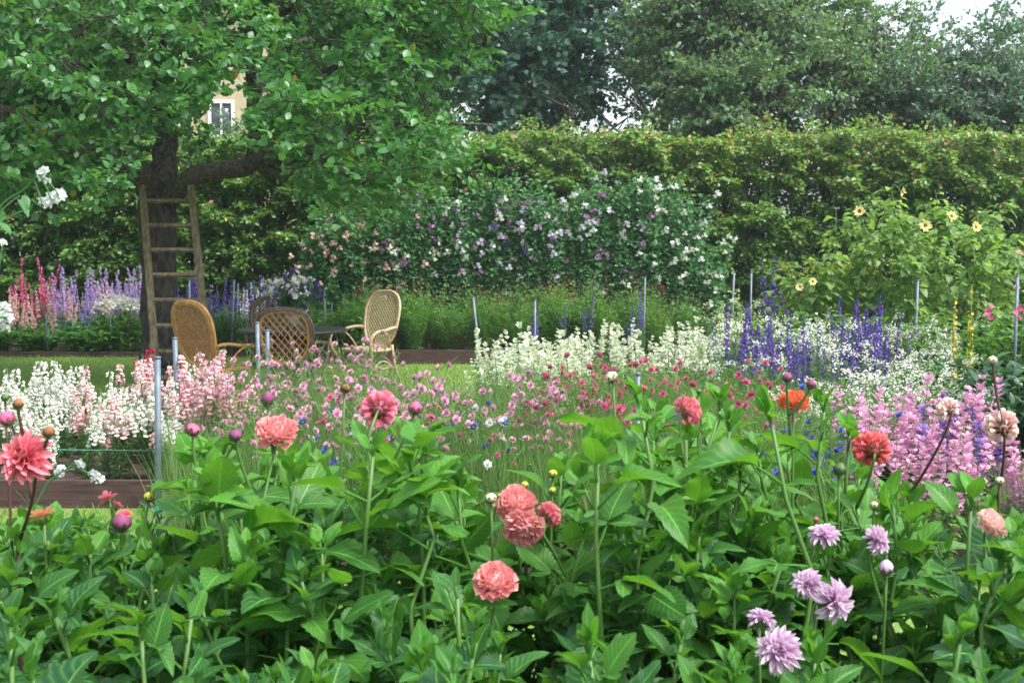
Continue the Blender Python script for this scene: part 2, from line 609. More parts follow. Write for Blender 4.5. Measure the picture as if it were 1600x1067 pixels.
LFX = gx(252, 7.25)
bed(-6, LFX - .03, 7.32, 10.6)                 # snapdragons
bed(LFX - .02 + .1, 5.4, 5.75, 10.9)             # cornflower meadow and clary
bed(-.1, 7.2, 10.95, 15.4)                       # white clary, lace, sunflowers
bed(-12, gx(393, 17.6), 17.63, 20.3)
bed(gx(393, 17.6) + .01, 12, 16.53, 20.3)                       # far bed
bed(-2.6, 2.6, .9, 3.7)                            # dahlias

# lawn blades where the lawn is open
k = 42000
bx = rng.uniform(-9, 1.5, k)
by = rng.uniform(9.8, 17.6, k) ** 1.0
ok = ~((bx > -.1) & (by < 15.6)) & ((by < 16.45) | (bx < gx(420, by))) & (by > 10.6)
bx2 = rng.uniform(-4, 1.5, 9000)
by2 = rng.uniform(3.8, 5.7, 9000)
bx3 = rng.uniform(-5, LFX, 7000)
by3 = rng.uniform(3.8, 7.2, 7000)
bp_ = np.stack([np.concatenate([bx[ok], bx2, bx3]), np.concatenate([by[ok], by2, by3]), np.zeros(ok.sum() + 16000)], -1)
n = len(bp_)
blade = G([(-.004, 0, 0), (.004, 0, 0), (.0025, .03, .004), (-.0025, .03, .004), (0, .06, .014)],
          [0, 1, 2, 3, 3, 2, 4], [4, 3], [(0, 0), (1, 0), (1, .5), (0, .5), (.5, 1)])
bd = rnd_dirs(n, .5, 1)
patch = vnoise(bp_, .9)
stuff('lawn_grass', inst(blade, bp_, bd, rnd_dirs(n, -.2, .2), rng.uniform(.6, 1.25, n), np.clip(rng.uniform(0, .7, n) + patch * .4, 0, 1)),
      M['grass'], 'short mown green grass of the lawn around the tree', 'grass')

# ------------------------------------------------------------------ edging boards
def board(label, a, b, h=.19, th=.035):
    a, b = np.array(a), np.array(b)
    L = np.linalg.norm(b - a)
    o = thing('edging_board', label, 'edging board', (a[0], a[1], 0), math.atan2(b[1] - a[1], b[0] - a[0]))
    flat(obj('plank', box(0, L, 0, th, -.02, h, .004), M['board'], o))
    flat(obj('stake', box(.12, .165, th + .002, th + .045, -.02, h - .02, .003), M['board'], o))
    flat(obj('stake', box(L - .165, L - .12, th + .002, th + .045, -.02, h - .02, .003), M['board'], o))
    return o


board('dark brown edging board in front of the white snapdragons', (gx(-60, 7.25), 7.25), (LFX - .05, 7.25), .175)
board('dark brown edging board glimpsed low between the dahlia leaves', (gx(200, 5.65), 5.65), (5.4, 5.65), .15)
board('brown edging board at the lawn edge behind the pale wicker chair', (gx(395, 16.5), 16.5), (gx(790, 16.5), 16.5), .20)
board('long brown edging board of the larkspur bed at the lawn edge behind the tree', (gx(-80, 17.6), 17.6), (gx(390, 17.6), 17.6), .08)

# ------------------------------------------------------------------ apple tree
TD = 14.2
tree = thing('apple_tree', 'big old apple tree spreading over the lawn with a ladder against its dark trunk', 'tree', at(250, 599, TD) * [1, 1, 0])
TO = np.array(tree.location)


def limb(pix, rad, nn=22, sides=10):
    """a limb through (px,py,depth) points with radii, wobbled, in the tree's own coordinates"""
    p = np.array([at(*q) for q in pix]) - TO
    t = np.linspace(0, 1, len(p))
    tt = np.linspace(0, 1, nn)
    # catmull-ish smoothing by repeated averaging of a dense polyline
    q = np.stack([np.interp(tt, t, p[:, i]) for i in range(3)], -1)
    for _ in range(3):
        q[1:-1] = (q[:-2] + 2 * q[1:-1] + q[2:]) / 4
    rr = np.interp(tt, t, rad)
    q[1:-1] += rng.normal(0, .012, (nn - 2, 3))
    return q, rr


trunk_p, trunk_r = limb([(252, 606, TD), (252, 560, TD), (249, 450, TD), (247, 340, TD), (246, 285, TD)], [.28, .225, .21, .205, .225], 26)
tg_ = tube(trunk_p, trunk_r, 18)
nn_ = vnoise(tg_.v, 5.)[:, None] - .5
cen = np.repeat(trunk_p, 18, 0)
tg_.v = tg_.v + unit(tg_.v - cen) * nn_ * .07
root_ = obj('trunk', tg_, M['bark'], tree)
limbs = [
    ([(247, 300, TD), (262, 250, TD), (258, 190, TD + .2), (242, 120, TD + .3), (262, 40, TD + .3), (290, -80, TD)], [.20, .15, .12, .10, .08, .05]),
    ([(238, 300, TD), (205, 262, TD - .5), (135, 240, TD - 1.1), (50, 200, TD - 1.6), (-60, 130, TD - 1.8)], [.17, .13, .09, .07, .04]),
    ([(262, 310, TD), (300, 272, TD - .2), (345, 268, TD - .1), (408, 260, TD), (398, 190, TD + .2), (392, 110, TD + .3), (420, -40, TD + .4)],
     [.17, .125, .10, .105, .10, .08, .05]),
    ([(255, 190, TD + .2), (310, 112, TD + .2), (375, 62, TD + .1), (470, 0, TD), (560, -90, TD)], [.10, .085, .07, .05, .03]),
    ([(408, 262, TD), (470, 240, TD - .4), (560, 205, TD - .9), (660, 190, TD - 1.3), (770, 195, TD - 1.4)], [.085, .07, .05, .035, .012]),
    ([(398, 180, TD + .2), (480, 120, TD), (600, 90, TD - .4), (760, 70, TD - .6)], [.07, .055, .035, .015]),
    ([(240, 290, TD), (215, 255, TD + .7), (150, 225, TD + 1.4), (60, 190, TD + 2.0)], [.12, .09, .06, .03]),
    ([(242, 120, TD + .3), (170, 60, TD - .4), (80, 10, TD - .9), (-40, -40, TD - 1.2)], [.08, .06, .04, .02]),
    ([(258, 190, TD + .2), (220, 130, TD - 1.0), (160, 110, TD - 2.0), (90, 90, TD - 2.6)], [.07, .055, .04, .02]),
    ([(408, 262, TD), (450, 280, TD - .9), (520, 270, TD - 1.7), (600, 275, TD - 2.0)], [.06, .05, .03, .012]),
    ([(392, 110, TD + .3), (480, 60, TD + 1.2), (620, 60, TD + 1.8)], [.06, .04, .02]),
]
L_pts, L_g = [], []
for pix, rad in limbs:
    q, rr = limb(pix, rad)
    L_pts.append(q)
    g_ = tube(q, rr, 10)
    g_.v += unit(g_.v - np.repeat(q, 10, 0)) * (vnoise(g_.v, 9.)[:, None] - .5) * .035
    L_g.append(g_)
L_all = np.concatenate(L_pts)


def spray(seed, L=.85, leafL=.085, leafW=.056, nleaf=46, tw=6, droop=.35, lobe=None, up=.55):
    r = np.random.default_rng(seed)
    main = bez((0, 0, 0), (0, L * .5, .10 * L), (r.normal(0, .06), L, -droop * L), 7)
    tubes = [tube(main, np.linspace(.008, .002, 7), 4, False)]
    segs = [main]
    for i in range(tw):
        t = r.uniform(.15, .95)
        b = main[int(t * 6)]
        a = r.uniform(.5, 1.2) * (1 if i % 2 else -1)
        l = L * r.uniform(.25, .5)
        d = np.array([sin(a), cos(a), r.uniform(-.2, .6)])
        q = bez(b, b + d * l * .5, b + d * l + np.array([0, 0, -.12 * l]), 5)
        tubes.append(tube(q, np.linspace(.004, .0015, 5), 3, False))
        segs.append(q)
    P_, D_, N_ = [], [], []
    for i in range(nleaf):
        q = segs[0] if r.random() < .3 else segs[r.integers(1, len(segs))]
        t = r.uniform(.15, 1) * (len(q) - 1)
        k0 = min(int(t), len(q) - 2)
        b = q[k0] + (q[k0 + 1] - q[k0]) * (t - k0)
        tg = unit(q[k0 + 1] - q[k0])
        d = unit(tg * r.uniform(.2, 1) + r.normal(0, .7, 3) + np.array([0, 0, .1 - .25 * r.random()]))
        P_.append(b)
        D_.append(d)
        N_.append(unit(np.array([0, 0, up]) + r.normal(0, .5, 3)))
    lf = lobe if lobe is not None else leaf(leafL, leafW, 4, 2, .45, .22, .18)
    lv = inst(lf, P_, D_, N_, r.uniform(.65, 1.2, nleaf), r.uniform(0, .99, nleaf) ** 1.0)
    return lv, cat(tubes)


SPR = [spray(s, leafL=.088, leafW=.060, nleaf=66) for s in range(6)]


def inpoly(px, py, poly):
    poly = np.asarray(poly, float)
    c = np.zeros(np.shape(px), bool)
    j = len(poly) - 1
    for i in range(len(poly)):
        xi, yi = poly[i]
        xj, yj = poly[j]
        hit = ((yi > py) != (yj > py)) & (px < (xj - xi) * (py - yi) / (yj - yi + 1e-9) + xi)
        c ^= hit
        j = i
    return c


CROWN = [(-260, -330), (760, -330), (810, -100), (755, 0), (720, 50), (690, 100), (705, 150), (700, 190), (740, 240), (730, 265), (670, 290), (600, 300), (500, 322),
         (450, 285), (420, 240), (330, 225), (300, 225), (280, 200), (215, 215), (205, 280), (140, 295), (40, 290), (-80, 290), (-260, 200)]
HOLE = [(326, 168), (338, 142), (356, 150), (374, 138), (391, 160), (380, 184), (388, 206), (366, 224), (350, 212), (336, 220), (330, 198), (312, 186)]
AJAR = [(290, 125), (330, 112), (430, 112), (430, 240), (300, 240)]
LIMBVIEW = [(285, 300), (290, 240), (430, 235), (430, 290)]
TRUNKVIEW = [(205, 620), (215, 262), (242, 215), (285, 215), (300, 300), (310, 620)]
sp_p = []
while len(sp_p) < 1150:
    px, py = rng.uniform(-260, 860), rng.uniform(-330, 330)
    d = TD - .3 + rng.normal(0, 1.8)
    if not inpoly(px, py, CROWN):
        continue
    if abs(d - TD) > 3.6:
        continue
    p = at(px, py, d) - TO
    di = np.linalg.norm(L_all - p, axis=1)
    if di.min() > 2.1 or p[2] > 6.0:
        continue
    if vnoise((p + 50)[None], 1.1)[0] < .33:
        continue
    if py < -120 and rng.random() < .6:
        continue
    sp_p.append(p)
crown_g, twig_g = [], []
for i, p in enumerate(sp_p):
    di = np.linalg.norm(L_all - p, axis=1)
    b = L_all[di.argmin()]
    out = unit(np.array([p[0], p[1], 0]) + rng.normal(0, .8, 3) * [1, 1, 0])
    D_ = unit(out + np.array([0, 0, rng.uniform(-.35, .25)]))
    lv, tw = SPR[i % 6]
    base = p - D_ * .35
    sc = rng.uniform(.8, 1.15)
    shade = rng.uniform(-.22, .22)
    g_ = inst(lv, [base], [D_], [(0, 0, 1)], sc)
    g_.r = np.where(g_.r > .986, 1.0, np.clip(g_.r * .75 + .12 + shade, 0, .98))
    crown_g.append(g_)
    hx_, hy_ = proj(np.array([base, base + D_ * .45, base + D_ * .85]) + TO)
    if inpoly(hx_, hy_, [(300, 118), (400, 118), (400, 232), (300, 232)]).any():
        continue
    twig_g.append(inst(tw, [base], [D_], [(0, 0, 1)], sc))
    if i % 4 == 0:
        mid = (b + base) / 2 + rng.normal(0, .22, 3) + np.array([0, 0, .05])
        twig_g.append(tube(bez(b, mid, base + D_ * .02, 7), np.linspace(.011, .005, 7), 5, False))
cg = cat(crown_g)
# prune whole leaves that hang across the open gap towards the house, the right limb and the trunk
nlv = len(SPR[0][0].v) // 66
cen = cg.v.reshape(-1, nlv, 3).mean(1)
px, py = proj(cen + TO)
dep = cen[:, 1] + TO[1]
bad = inpoly(px, py, HOLE) | (inpoly(px, py, AJAR) & (vnoise(cen, 2.5) < .45))
bad |= inpoly(px, py, LIMBVIEW) & (dep < TD + .2) & (vnoise(cen, 3.) < .8)
bad |= inpoly(px, py, TRUNKVIEW) & (dep < TD + .2)
bad |= (py > 262) & (px > 210) & (px < 425)
keep = ~bad


def keep_leaves(g, keep, nv):
    """drop whole leaves of nv vertices each"""
    kf = np.repeat(keep, len(g.sz) // len(keep))
    kl = np.repeat(kf, g.sz)
    kv = np.repeat(keep, nv)
    new = np.cumsum(kv) - 1
    return G(g.v[kv], new[g.lp[kl]], g.sz[kf], g.uv[kv], g.r[kv], g.mi[kf])


cg = keep_leaves(cg, keep, nlv)
obj('limbs', cat(L_g), M['limb_bark'], tree)
obj('twigs', cat(twig_g), M['limb_bark'], tree)
obj('crown', cg, M['apple'], tree)
# small apples
for (px_, py_, d_) in [(482, 14, 12.2), (300, 160, 13.0), (352, 226, 13.2), (610, 150, 12.4), (150, 130, 12.0), (96, 250, 12.0)]:
    a_ = obj('apple', lathe([(.002, -.03), (.02, -.028), (.034, -.005), (.032, .016), (.018, .028), (.004, .022)], 10), M['bush'], tree, at(px_, py_, d_) - TO)

# ------------------------------------------------------------------ ladder against the trunk
lad = thing('wooden_ladder', 'weathered wooden ladder leaning against the dark trunk of the apple tree', 'ladder')
lt = at(222, 290, TD - .42), at(298, 290, TD - .42)
lb = at(247, 585, TD - 1.35) * [1, 1, 0], at(331, 585, TD - 1.35) * [1, 1, 0]
for a_, b_ in zip(lb, lt):
    flat(obj('rail', bar(a_, b_, .078, .045, (0, -1, .2)), M['ladder'], lad))
for i in range(8):
    f_ = (i + .7) / 8.35
    a_, b_ = lb[0] + (lt[0] - lb[0]) * f_, lb[1] + (lt[1] - lb[1]) * f_
    u_ = unit(b_ - a_) * .02
    flat(obj('rung', bar(a_ + u_, b_ - u_, .055, .03, (0, -.6, .8)), M['ladder'], lad))

# ------------------------------------------------------------------ hedge
HY = 20.7
hd = thing('hedge', 'tall clipped green hedge with orange tinted top running along the back of the garden', 'hedge', (0, HY, 0))


def hedge_top(x):
    return 3.56 + .05 * np.sin(x * 1.3) + .05 * np.sin(x * 3.1 + 1) + .05 * x / 9


hg = []
hleaf = leaf(.092, .064, 2, 2, .45, .3, .15)
for layer, (nk, y0) in enumerate([(135000, 0.0), (120000, .38), (90000, .8)]):
    x = rng.uniform(-11.5, 11.5, nk)
    z = rng.uniform(0.02, 1, nk) ** .9 * hedge_top(x)
    p = np.stack([x, np.full(nk, y0), z], -1)
    c1 = vnoise(p * [1, 0, 1.3], 2.4)
    c2 = vnoise(p * [1, 0, 1.4] + 31, 5.5)
    keepd = (rng.random(nk) < np.clip((c1 * .6 + c2 * .65 - .40) * 3.4, .02, 1)) if layer == 0 else (rng.random(nk) < np.clip((c1 * .6 + c2 * .5 - .14) * 2.8, .35, 1))
    p[:, 1] += -.55 * (c1 - .4) - .50 * (c2 - .5) + rng.normal(0, .05, nk)
    p, c1, c2 = p[keepd], c1[keepd], c2[keepd]
    m_ = len(p)
    D_ = rnd_dirs(m_, -.7, .5)
    D_[:, 1] = -np.abs(D_[:, 1]) * .8
    N_ = rnd_dirs(m_, 0, 1) + np.array([0, -.5, .5])
    tint = np.clip((p[:, 2] - 2.2) / 1.7, 0, 1)
    right = np.clip((p[:, 0] + 1.5) / 4, 0, 1)
    rr = np.clip(rng.uniform(0, .5, m_) + (c2 - .4) * .6 + (.12 + .45 * tint) * (.2 + .8 * right), 0, .96)
    rr = np.where(rng.random(m_) < .008 + .20 * tint ** 1.5 * right, 1.0, rr)
    hg.append(inst(hleaf, p, D_, N_, rng.uniform(.7, 1.25, m_), rr))
# loose shoots over the top
m_ = 9000
x = rng.uniform(-12.5, 12.5, m_)
t = rng.random(m_) ** 2
p = np.stack([x, rng.uniform(-.1, 1.0, m_), hedge_top(x) - .06 + t * .34 * (vnoise(np.stack([x, x * 0, x * 0], -1), 4.) ** 1.5 * 2)], -1)
rr = np.where(rng.random(m_) < .13, 1.0, rng.uniform(.4, .95, m_))
hg.append(inst(hleaf, p, rnd_dirs(m_, -.3, .9), rnd_dirs(m_, 0, 1), rng.uniform(.6, 1.1, m_), rr))
obj('foliage', cat(hg), M['hedge'], hd)
tw_ = []
stick = tube([(0, 0, 0), (.03, .3, .01), (-.02, .62, .02), (.03, 1, 0)], [.010, .008, .006, .003], 4, False)
m_ = 2600
x = rng.uniform(-12.5, 12.5, m_)
z = rng.uniform(0, .85, m_) * 3.6
tw_.append(inst(stick, np.stack([x, rng.uniform(.05, .8, m_), z], -1), np.stack([rng.normal(0, .35, m_), rng.normal(-.15, .25, m_), np.ones(m_)], -1), rnd_dirs(m_), rng.uniform(.4, .9, m_)))
for x in np.arange(-12.4, 12.5, .45):
    tw_.append(tube([(x, .5, -.02), (x + rng.normal(0, .08), .55, 1.2), (x + rng.normal(0, .15), .5, 2.4), (x + rng.normal(0, .2), .5, 3.4)], [.045, .035, .025, .01], 6, False))
obj('branches', cat(tw_), M['hedge_twig'], hd)

# ------------------------------------------------------------------ trees behind the hedge
mlobe = G(np.array([(0, 0, 0), (.05, .02, .008), (.085, .06, -.005), (.05, .065, .004), (.07, .12, -.012), (.032, .10, .004), (0, .165, -.02),
                    (-.032, .10, .004), (-.07, .12, -.012), (-.05, .065, .004), (-.085, .06, -.005), (-.05, .02, .008), (0, .075, 0)]) * .85,
          [0, 1, 3, 12, 1, 2, 3, 3, 4, 5, 12, 5, 6, 12, 12, 6, 7, 12, 7, 8, 9, 9, 10, 11, 12, 9, 11, 0], [4, 3, 4, 3, 3, 4, 3, 4], r=None)
SPM = [spray(20 + s, 1.0, nleaf=60, tw=7, lobe=mlobe, up=.9) for s in range(3)]
SPT = [spray(40 + s, 1.0, .095, .06, 70, 8, .15) for s in range(4)]


def tree_parts(seed, H, rad, z0, sprays, nsp, gaps=.3, squash=1.0):
    """trunk and crown geometry about the origin; crown between z0 and H"""
    r = np.random.default_rng(seed)
    zc, hz = (z0 + H) / 2, (H - z0) / 2
    tk = [tube(np.array([(0, 0, -.05), (.03, 0, H * .25), (-.05, .04, H * .55), (.05, 0, H * .92)]) + r.normal(0, .05, (4, 3)) * [1, 1, 0], [.17, .13, .09, .02], 8)]
    ends = []
    for i in range(15):
        zb = r.uniform(.18, .75) * H
        a = r.uniform(0, 2 * pi)
        l = rad * r.uniform(.5, .95)
        e = np.array([cos(a) * l, sin(a) * l, min(H * .95, zb + l * r.uniform(.3, 1.0))])
        q = bez((0, 0, zb), (cos(a) * l * .4, sin(a) * l * .4, zb + l * .4), e, 8)
        tk.append(tube(q, np.linspace(.06, .012, 8), 6, False))
        ends.append(q[3:])
    ends = np.concatenate(ends)
    cr = []
    k = 0
    lumps = rnd_dirs(16, -.8, 1, r) * r.uniform(.45, 1.0, (16, 1)) * [rad, rad * squash, hz] + [0, 0, zc]
    lr = r.uniform(.28, .5, 16) * rad
    nsp = int(nsp * 1.6)
    while k < nsp:
        j = r.integers(0, 16)
        p = lumps[j] + unit(r.normal(0, 1, 3)) * lr[j] * r.uniform(.3, 1.05)
        if p[2] < z0 * .9 or r.random() < (vnoise(p + seed * 7.3, .9) < gaps) * .9:
            continue
        k += 1
        o = unit((p - lumps[j]) + r.normal(0, .25, 3) * rad * .3 + np.array([0, 0, .05]))
        lv, tw = sprays[k % len(sprays)]
        g_ = inst(lv, [p - o * .3], [o], [(0, 0, 1)], r.uniform(.8, 1.2))
        g_.r = np.clip(g_.r * .8 + .1 + r.uniform(-.2, .2), 0, .98)
        cr.append(g_)
        tk.append(inst(tw, [p - o * .3], [o], [(0, 0, 1)], 1.1))
        if k % 3 == 0:
            b = ends[np.linalg.norm(ends - p, axis=1).argmin()]
            tk.append(tube(bez(b, (b + p) / 2 + [0, 0, .1], p, 4), [.02, .016, .012, .006], 4, False))
    return cat(tk), cat(cr)


def far_tree(label, px_, d, H, rad, z0, kind, mat, nsp, seed, gaps=.3, squash=1.0, group='trees behind the hedge'):
    tk, cr = tree_parts(seed, H, rad, z0, kind, nsp, gaps, squash)
    o = thing('maple_tree' if kind is SPM else 'broadleaf_tree', label, 'tree', (gx(px_, d), d, 0), 0, group)
    obj('trunk', tk, M['limb_bark'], o)
    obj('crown', cr, mat, o)
    return o


far_tree('dark blue green maple tree behind the hedge beside the apple crown', 870, 26.0, 9.5, 2.3, 3.4, SPM, M['maple'], 400, 1, .24)
far_tree('sparse tree with bright sky gaps behind the hedge beside the dark maple', 1040, 27, 8.6, 1.9, 3.0, SPT, M['tree_b'], 120, 2, .45)
far_tree('pale green topped tree behind the hedge, next right of the sparse tree', 1160, 24.2, 7.6, 1.9, 2.8, SPT, M['tree_a'], 300, 3, .33)
far_tree('dense mid green tree behind the middle of the right hedge', 1285, 24.6, 7.2, 1.8, 2.8, SPT, M['tree_a'], 240, 4, .33)
far_tree('blue green tree behind the hedge under the white sky at the upper right', 1405, 25.2, 5.7, 1.7, 2.8, SPT, M['tree_b'], 120, 5, .42)
far_tree('thin blue green tree behind the hedge at the right edge of the garden', 1530, 25.0, 5.9, 1.7, 2.8, SPT, M['tree_b'], 120, 6, .42)
far_tree('blue green tree behind the hedge just beyond the right edge', 1650, 25.6, 6.0, 2.0, 2.8, SPT, M['tree_b'], 150, 7, .4)
for i, (px_, d, H, rad, nsp) in enumerate([(700, 29, 9.5, 2.6, 330), (560, 30, 10, 2.6, 300), (490, 28, 8.5, 1.3, 150), (150, 29, 10, 1.8, 260), (70, 30, 10, 2.6, 300), (-70, 29, 9, 2.4, 230)]):
    far_tree('green tree behind the hedge seen only through gaps in the apple crown', px_, d, H, rad, 2.6, SPT, M['tree_a'], nsp, 30 + i, .2, group='trees behind the apple tree')
far_tree('low green bush below the window of the yellow house', 352, 40, 5.6, 1.1, 1.2, SPT, M['tree_b'], 120, 41, .2, group='bushes by the house')

# ------------------------------------------------------------------ yellow house glimpsed through the apple tree
HO = thing('house', 'pale yellow house with white window glimpsed through the apple tree', 'house', (gx(352, 50), 50, 0))
flat(obj('wall', box(-5.5, 5.5, 0, 8, -.05, 12.0), M['wall'], HO))
rv = [(-6, -.6, 11.95), (6, -.6, 11.95), (6, 8.6, 11.95), (-6, 8.6, 11.95), (-6, 4, 15.2), (6, 4, 15.2)]
flat(obj('roof', G(rv, [0, 1, 5, 4, 2, 3, 4, 5, 1, 2, 5, 3, 0, 4, 3, 2, 1, 0], [4, 4, 3, 3, 4]), M['roof'], HO))
for wx in (-3.6, 0.05, 3.6):
    for wz in (1.0, 6.25):
        wf = flat(obj('window', cat([box(wx - .55, wx - .42, -.06, .03, wz, wz + 1.55), box(wx + .42, wx + .55, -.06, .03, wz, wz + 1.55), box(wx - .42, wx + .42, -.06, .03, wz + 1.42, wz + 1.55),
                                     box(wx - .42, wx + .42, -.06, .03, wz, wz + .12), box(wx - .04, wx + .04, -.05, .02, wz + .12, wz + 1.42)]), M['white'], HO))
        obj('pane', box(wx - .42, wx + .42, -.012, -.004, wz + .12, wz + 1.42), M['glass'], wf)

# ------------------------------------------------------------------ red board fence and sweet pea trellis
fx0, fx1, FY = gx(560, 19.4), gx(1060, 19.4), 19.4
fen = thing('red_fence', 'low red painted board fence half hidden behind the sweet peas', 'fence', (fx0, FY, 0))
fw = fx1 - fx0
flat(obj('boards', cat([box(i * .145, i * .145 + .135, 0, .022, .03, 1.32 + .02 * ((i * 7) % 3)) for i in range(int(fw / .145))]), M['redwood'], fen))
for zz in (.35, 1.0):
    flat(obj('rail', box(0, fw, .025, .07, zz, zz + .09), M['redwood'], fen))
TY = 18.4
tx0, tx1 = gx(505, TY), gx(1100, TY)
tre = thing('wire_trellis', 'grey wire mesh trellis on metal posts carrying the sweet peas', 'trellis', (0, TY, 0))
wires = [tube([(x, 0, .15), (x + rng.normal(0, .01), 0, 1.2), (x, 0, 2.35)], .0022, 4, False) for x in np.arange(tx0, tx1, .15)]
wires += [tube([(tx0, 0, z), ((tx0 + tx1) / 2, rng.normal(0, .01), z - .015), (tx1, 0, z)], .0024, 4, False) for z in np.arange(.2, 2.4, .15)]
obj('mesh', cat(wires), M['wire'], tre)
for x in (gx(514, TY), gx(785, TY), gx(1062, TY), (tx0 + gx(785, TY)) / 2, gx(920, TY)):
    obj('post', tube([(x, .02, -.05), (x, .02, 2.36)], .017, 8), M['galv'], tre)


# ------------------------------------------------------------------ flower templates
def near_bloom(s=1.0):
    st = leaf(.026 * s, .036 * s, 8, 8, .6, 0, -.2, tipw=.42, cup=.5, wav=.12)
    D_ = [(0, .2, 1), (.5, .1, .8), (-.5, .1, .8), (.3, -.6, .6), (-.35, -.55, .5), (.1, -.5, -.3), (.8, 0, .1), (-.75, .1, .2)]
    N_ = [(0, -1, .3), (.3, -1, .2), (-.3, -1, .2), (.4, -.6, .6), (-.4, -.6, .6), (0, -1, 0), (.2, -1, .2), (-.2, -1, .2)]
    return inst(st, [(0, .003 * k, 0) for k in range(8)], D_, N_, [1, .95, .9, .75, .7, .7, .8, .8])


def pea_bloom(s=1.0):
    st = leaf(.032 * s, .046 * s, 4, 4, .62, -.1, -.35, tipw=.5, cup=.7)
    w1 = leaf(.024 * s, .02 * s, 3, 2, .6, .5, .1, tipw=.6)
    return cat([inst(st, [(0, 0, 0)], [(0, .25, 1)], [(0, -1, .3)]),
                inst(w1, [(0, -.002, 0), (0, -.002, 0)], [(.45, -.8, .35), (-.45, -.8, .35)], [(0, .3, 1), (0, .3, 1)])])


def floret5(s, n=5, up=.35, w=.75):
    pt = leaf(s, s * w, 2, 2, .6, .1, .1, tipw=.6)
    a = np.arange(n) * 2 * pi / n
    return inst(pt, np.zeros((n, 3)), np.stack([np.cos(a), np.full(n, up), np.sin(a)], -1), [(0, 1, 0)] * n)   # faces +Y


def spike(flo, H, z0, n, rad, seed, taper=.6, tilt=.25, top=1.0):
    r = np.random.default_rng(seed)
    t = np.sort(r.uniform(0, 1, n))
    a = np.arange(n) * 2.4 + r.normal(0, .3, n)
    rr = rad * (1 - taper * t)
    z = z0 + (H - z0) * t * top
    o = np.stack([np.cos(a), np.sin(a), np.full(n, tilt)], -1)
    p = np.stack([np.cos(a) * rr, np.sin(a) * rr, z], -1)
    return cat([inst(flo, p, o, [(0, 0, 1)] * n, (1 - taper * .75 * t) * r.uniform(.75, 1.2, n), r.uniform(0, 1, n)),
                tube([(0, 0, z0), (0, 0, (z0 + H) / 2), (0, 0, H)], .0022, 4, False)])


def snap_floret(s=1.0):
    a = leaf(.024 * s, .03 * s, 3, 2, .65, .25, -.5, tipw=.5)
    b = leaf(.026 * s, .036 * s, 3, 2, .65, -.3, .6, tipw=.5)
    return cat([inst(a, [(0, .004, 0)], [(0, .7, .7)], [(0, -.7, .7)]), inst(b, [(0, .004, -.002)], [(0, 1, -.45)], [(0, .45, 1)]),
                inst(ball(.011 * s, 6, 4), [(0, .016 * s, 0)], [(0, 1, 0)], [(0, 0, 1)])])


def narrow_leaves(H0, H1, n, L, W, seed, spread=.9, el=(.0, .8)):
    r = np.random.default_rng(seed)
    a = r.uniform(0, 2 * pi, n)
    z = r.uniform(H0, H1, n)
    return inst(leaf(L, W, 3, 2, .45, .25, .25), np.stack([np.cos(a) * .004, np.sin(a) * .004, z], -1),
                np.stack([np.cos(a) * spread, np.sin(a) * spread, r.uniform(*el, n)], -1), [(0, 0, 1)] * n, r.uniform(.6, 1.2, n), r.uniform(0, .9, n))


def wob(H, seed, amp=.03, n=5, r0=.004, r1=.002):
    r = np.random.default_rng(seed)
    z = np.linspace(0, H, n)
    x = np.cumsum(r.normal(0, amp / 2, n))
    y = np.cumsum(r.normal(0, amp / 2, n))
    return np.stack([x - x[0], y - y[0], z], -1), np.linspace(r0, r1, n)


def plant(name, catg, label, group, parts, sc=1.0):
    """parts: [(part name, geometry, material)]; returned as a prototype at the origin, out of the way until placed"""
    o = thing(name, label, catg, (0, -900, 0), 0, group)
    for pn, g_, m_ in parts:
        obj(pn, g_, m_, o)
    return o


def drift(protos, spots, label=None, group=None, sc=(.85, 1.15), tilt=.05):
    """first copies are the prototypes themselves, then dup()"""
    used = set()
    for i, (x, y) in enumerate(spots):
        j = int(rng.integers(0, len(protos)))
        o = protos[j]
        rz, s_ = rng.uniform(0, 2 * pi), rng.uniform(*sc)
        if j not in used:
            used.add(j)
            o.location = (x, y, 0)
            o.rotation_euler = (rng.normal(0, tilt), rng.normal(0, tilt), rz)
            o.scale = (s_, s_, s_)
            if label:
                o['label'] = label
            if group:
                o['group'] = group
        else:
            dup(o, (x, y, 0), rz, s_, label, group).rotation_euler = (rng.normal(0, tilt), rng.normal(0, tilt), rz)
    for j, o in enumerate(protos):
        if j not in used:
            for ch in list(o.children):
                bpy.data.objects.remove(ch)
            bpy.data.objects.remove(o)


def spots(n, p0, p1, d0, d1, mind=.0):
    out = []
    tries = 0
    while len(out) < n and tries < n * 40:
        tries += 1
        d = math.sqrt(rng.uniform(d0 * d0, d1 * d1))
        x = gx(rng.uniform(p0, p1), d)
        if mind and any((x - a) ** 2 + (d - b) ** 2 < mind * mind for a, b in out):
            continue
        out.append((x, d))
    return out


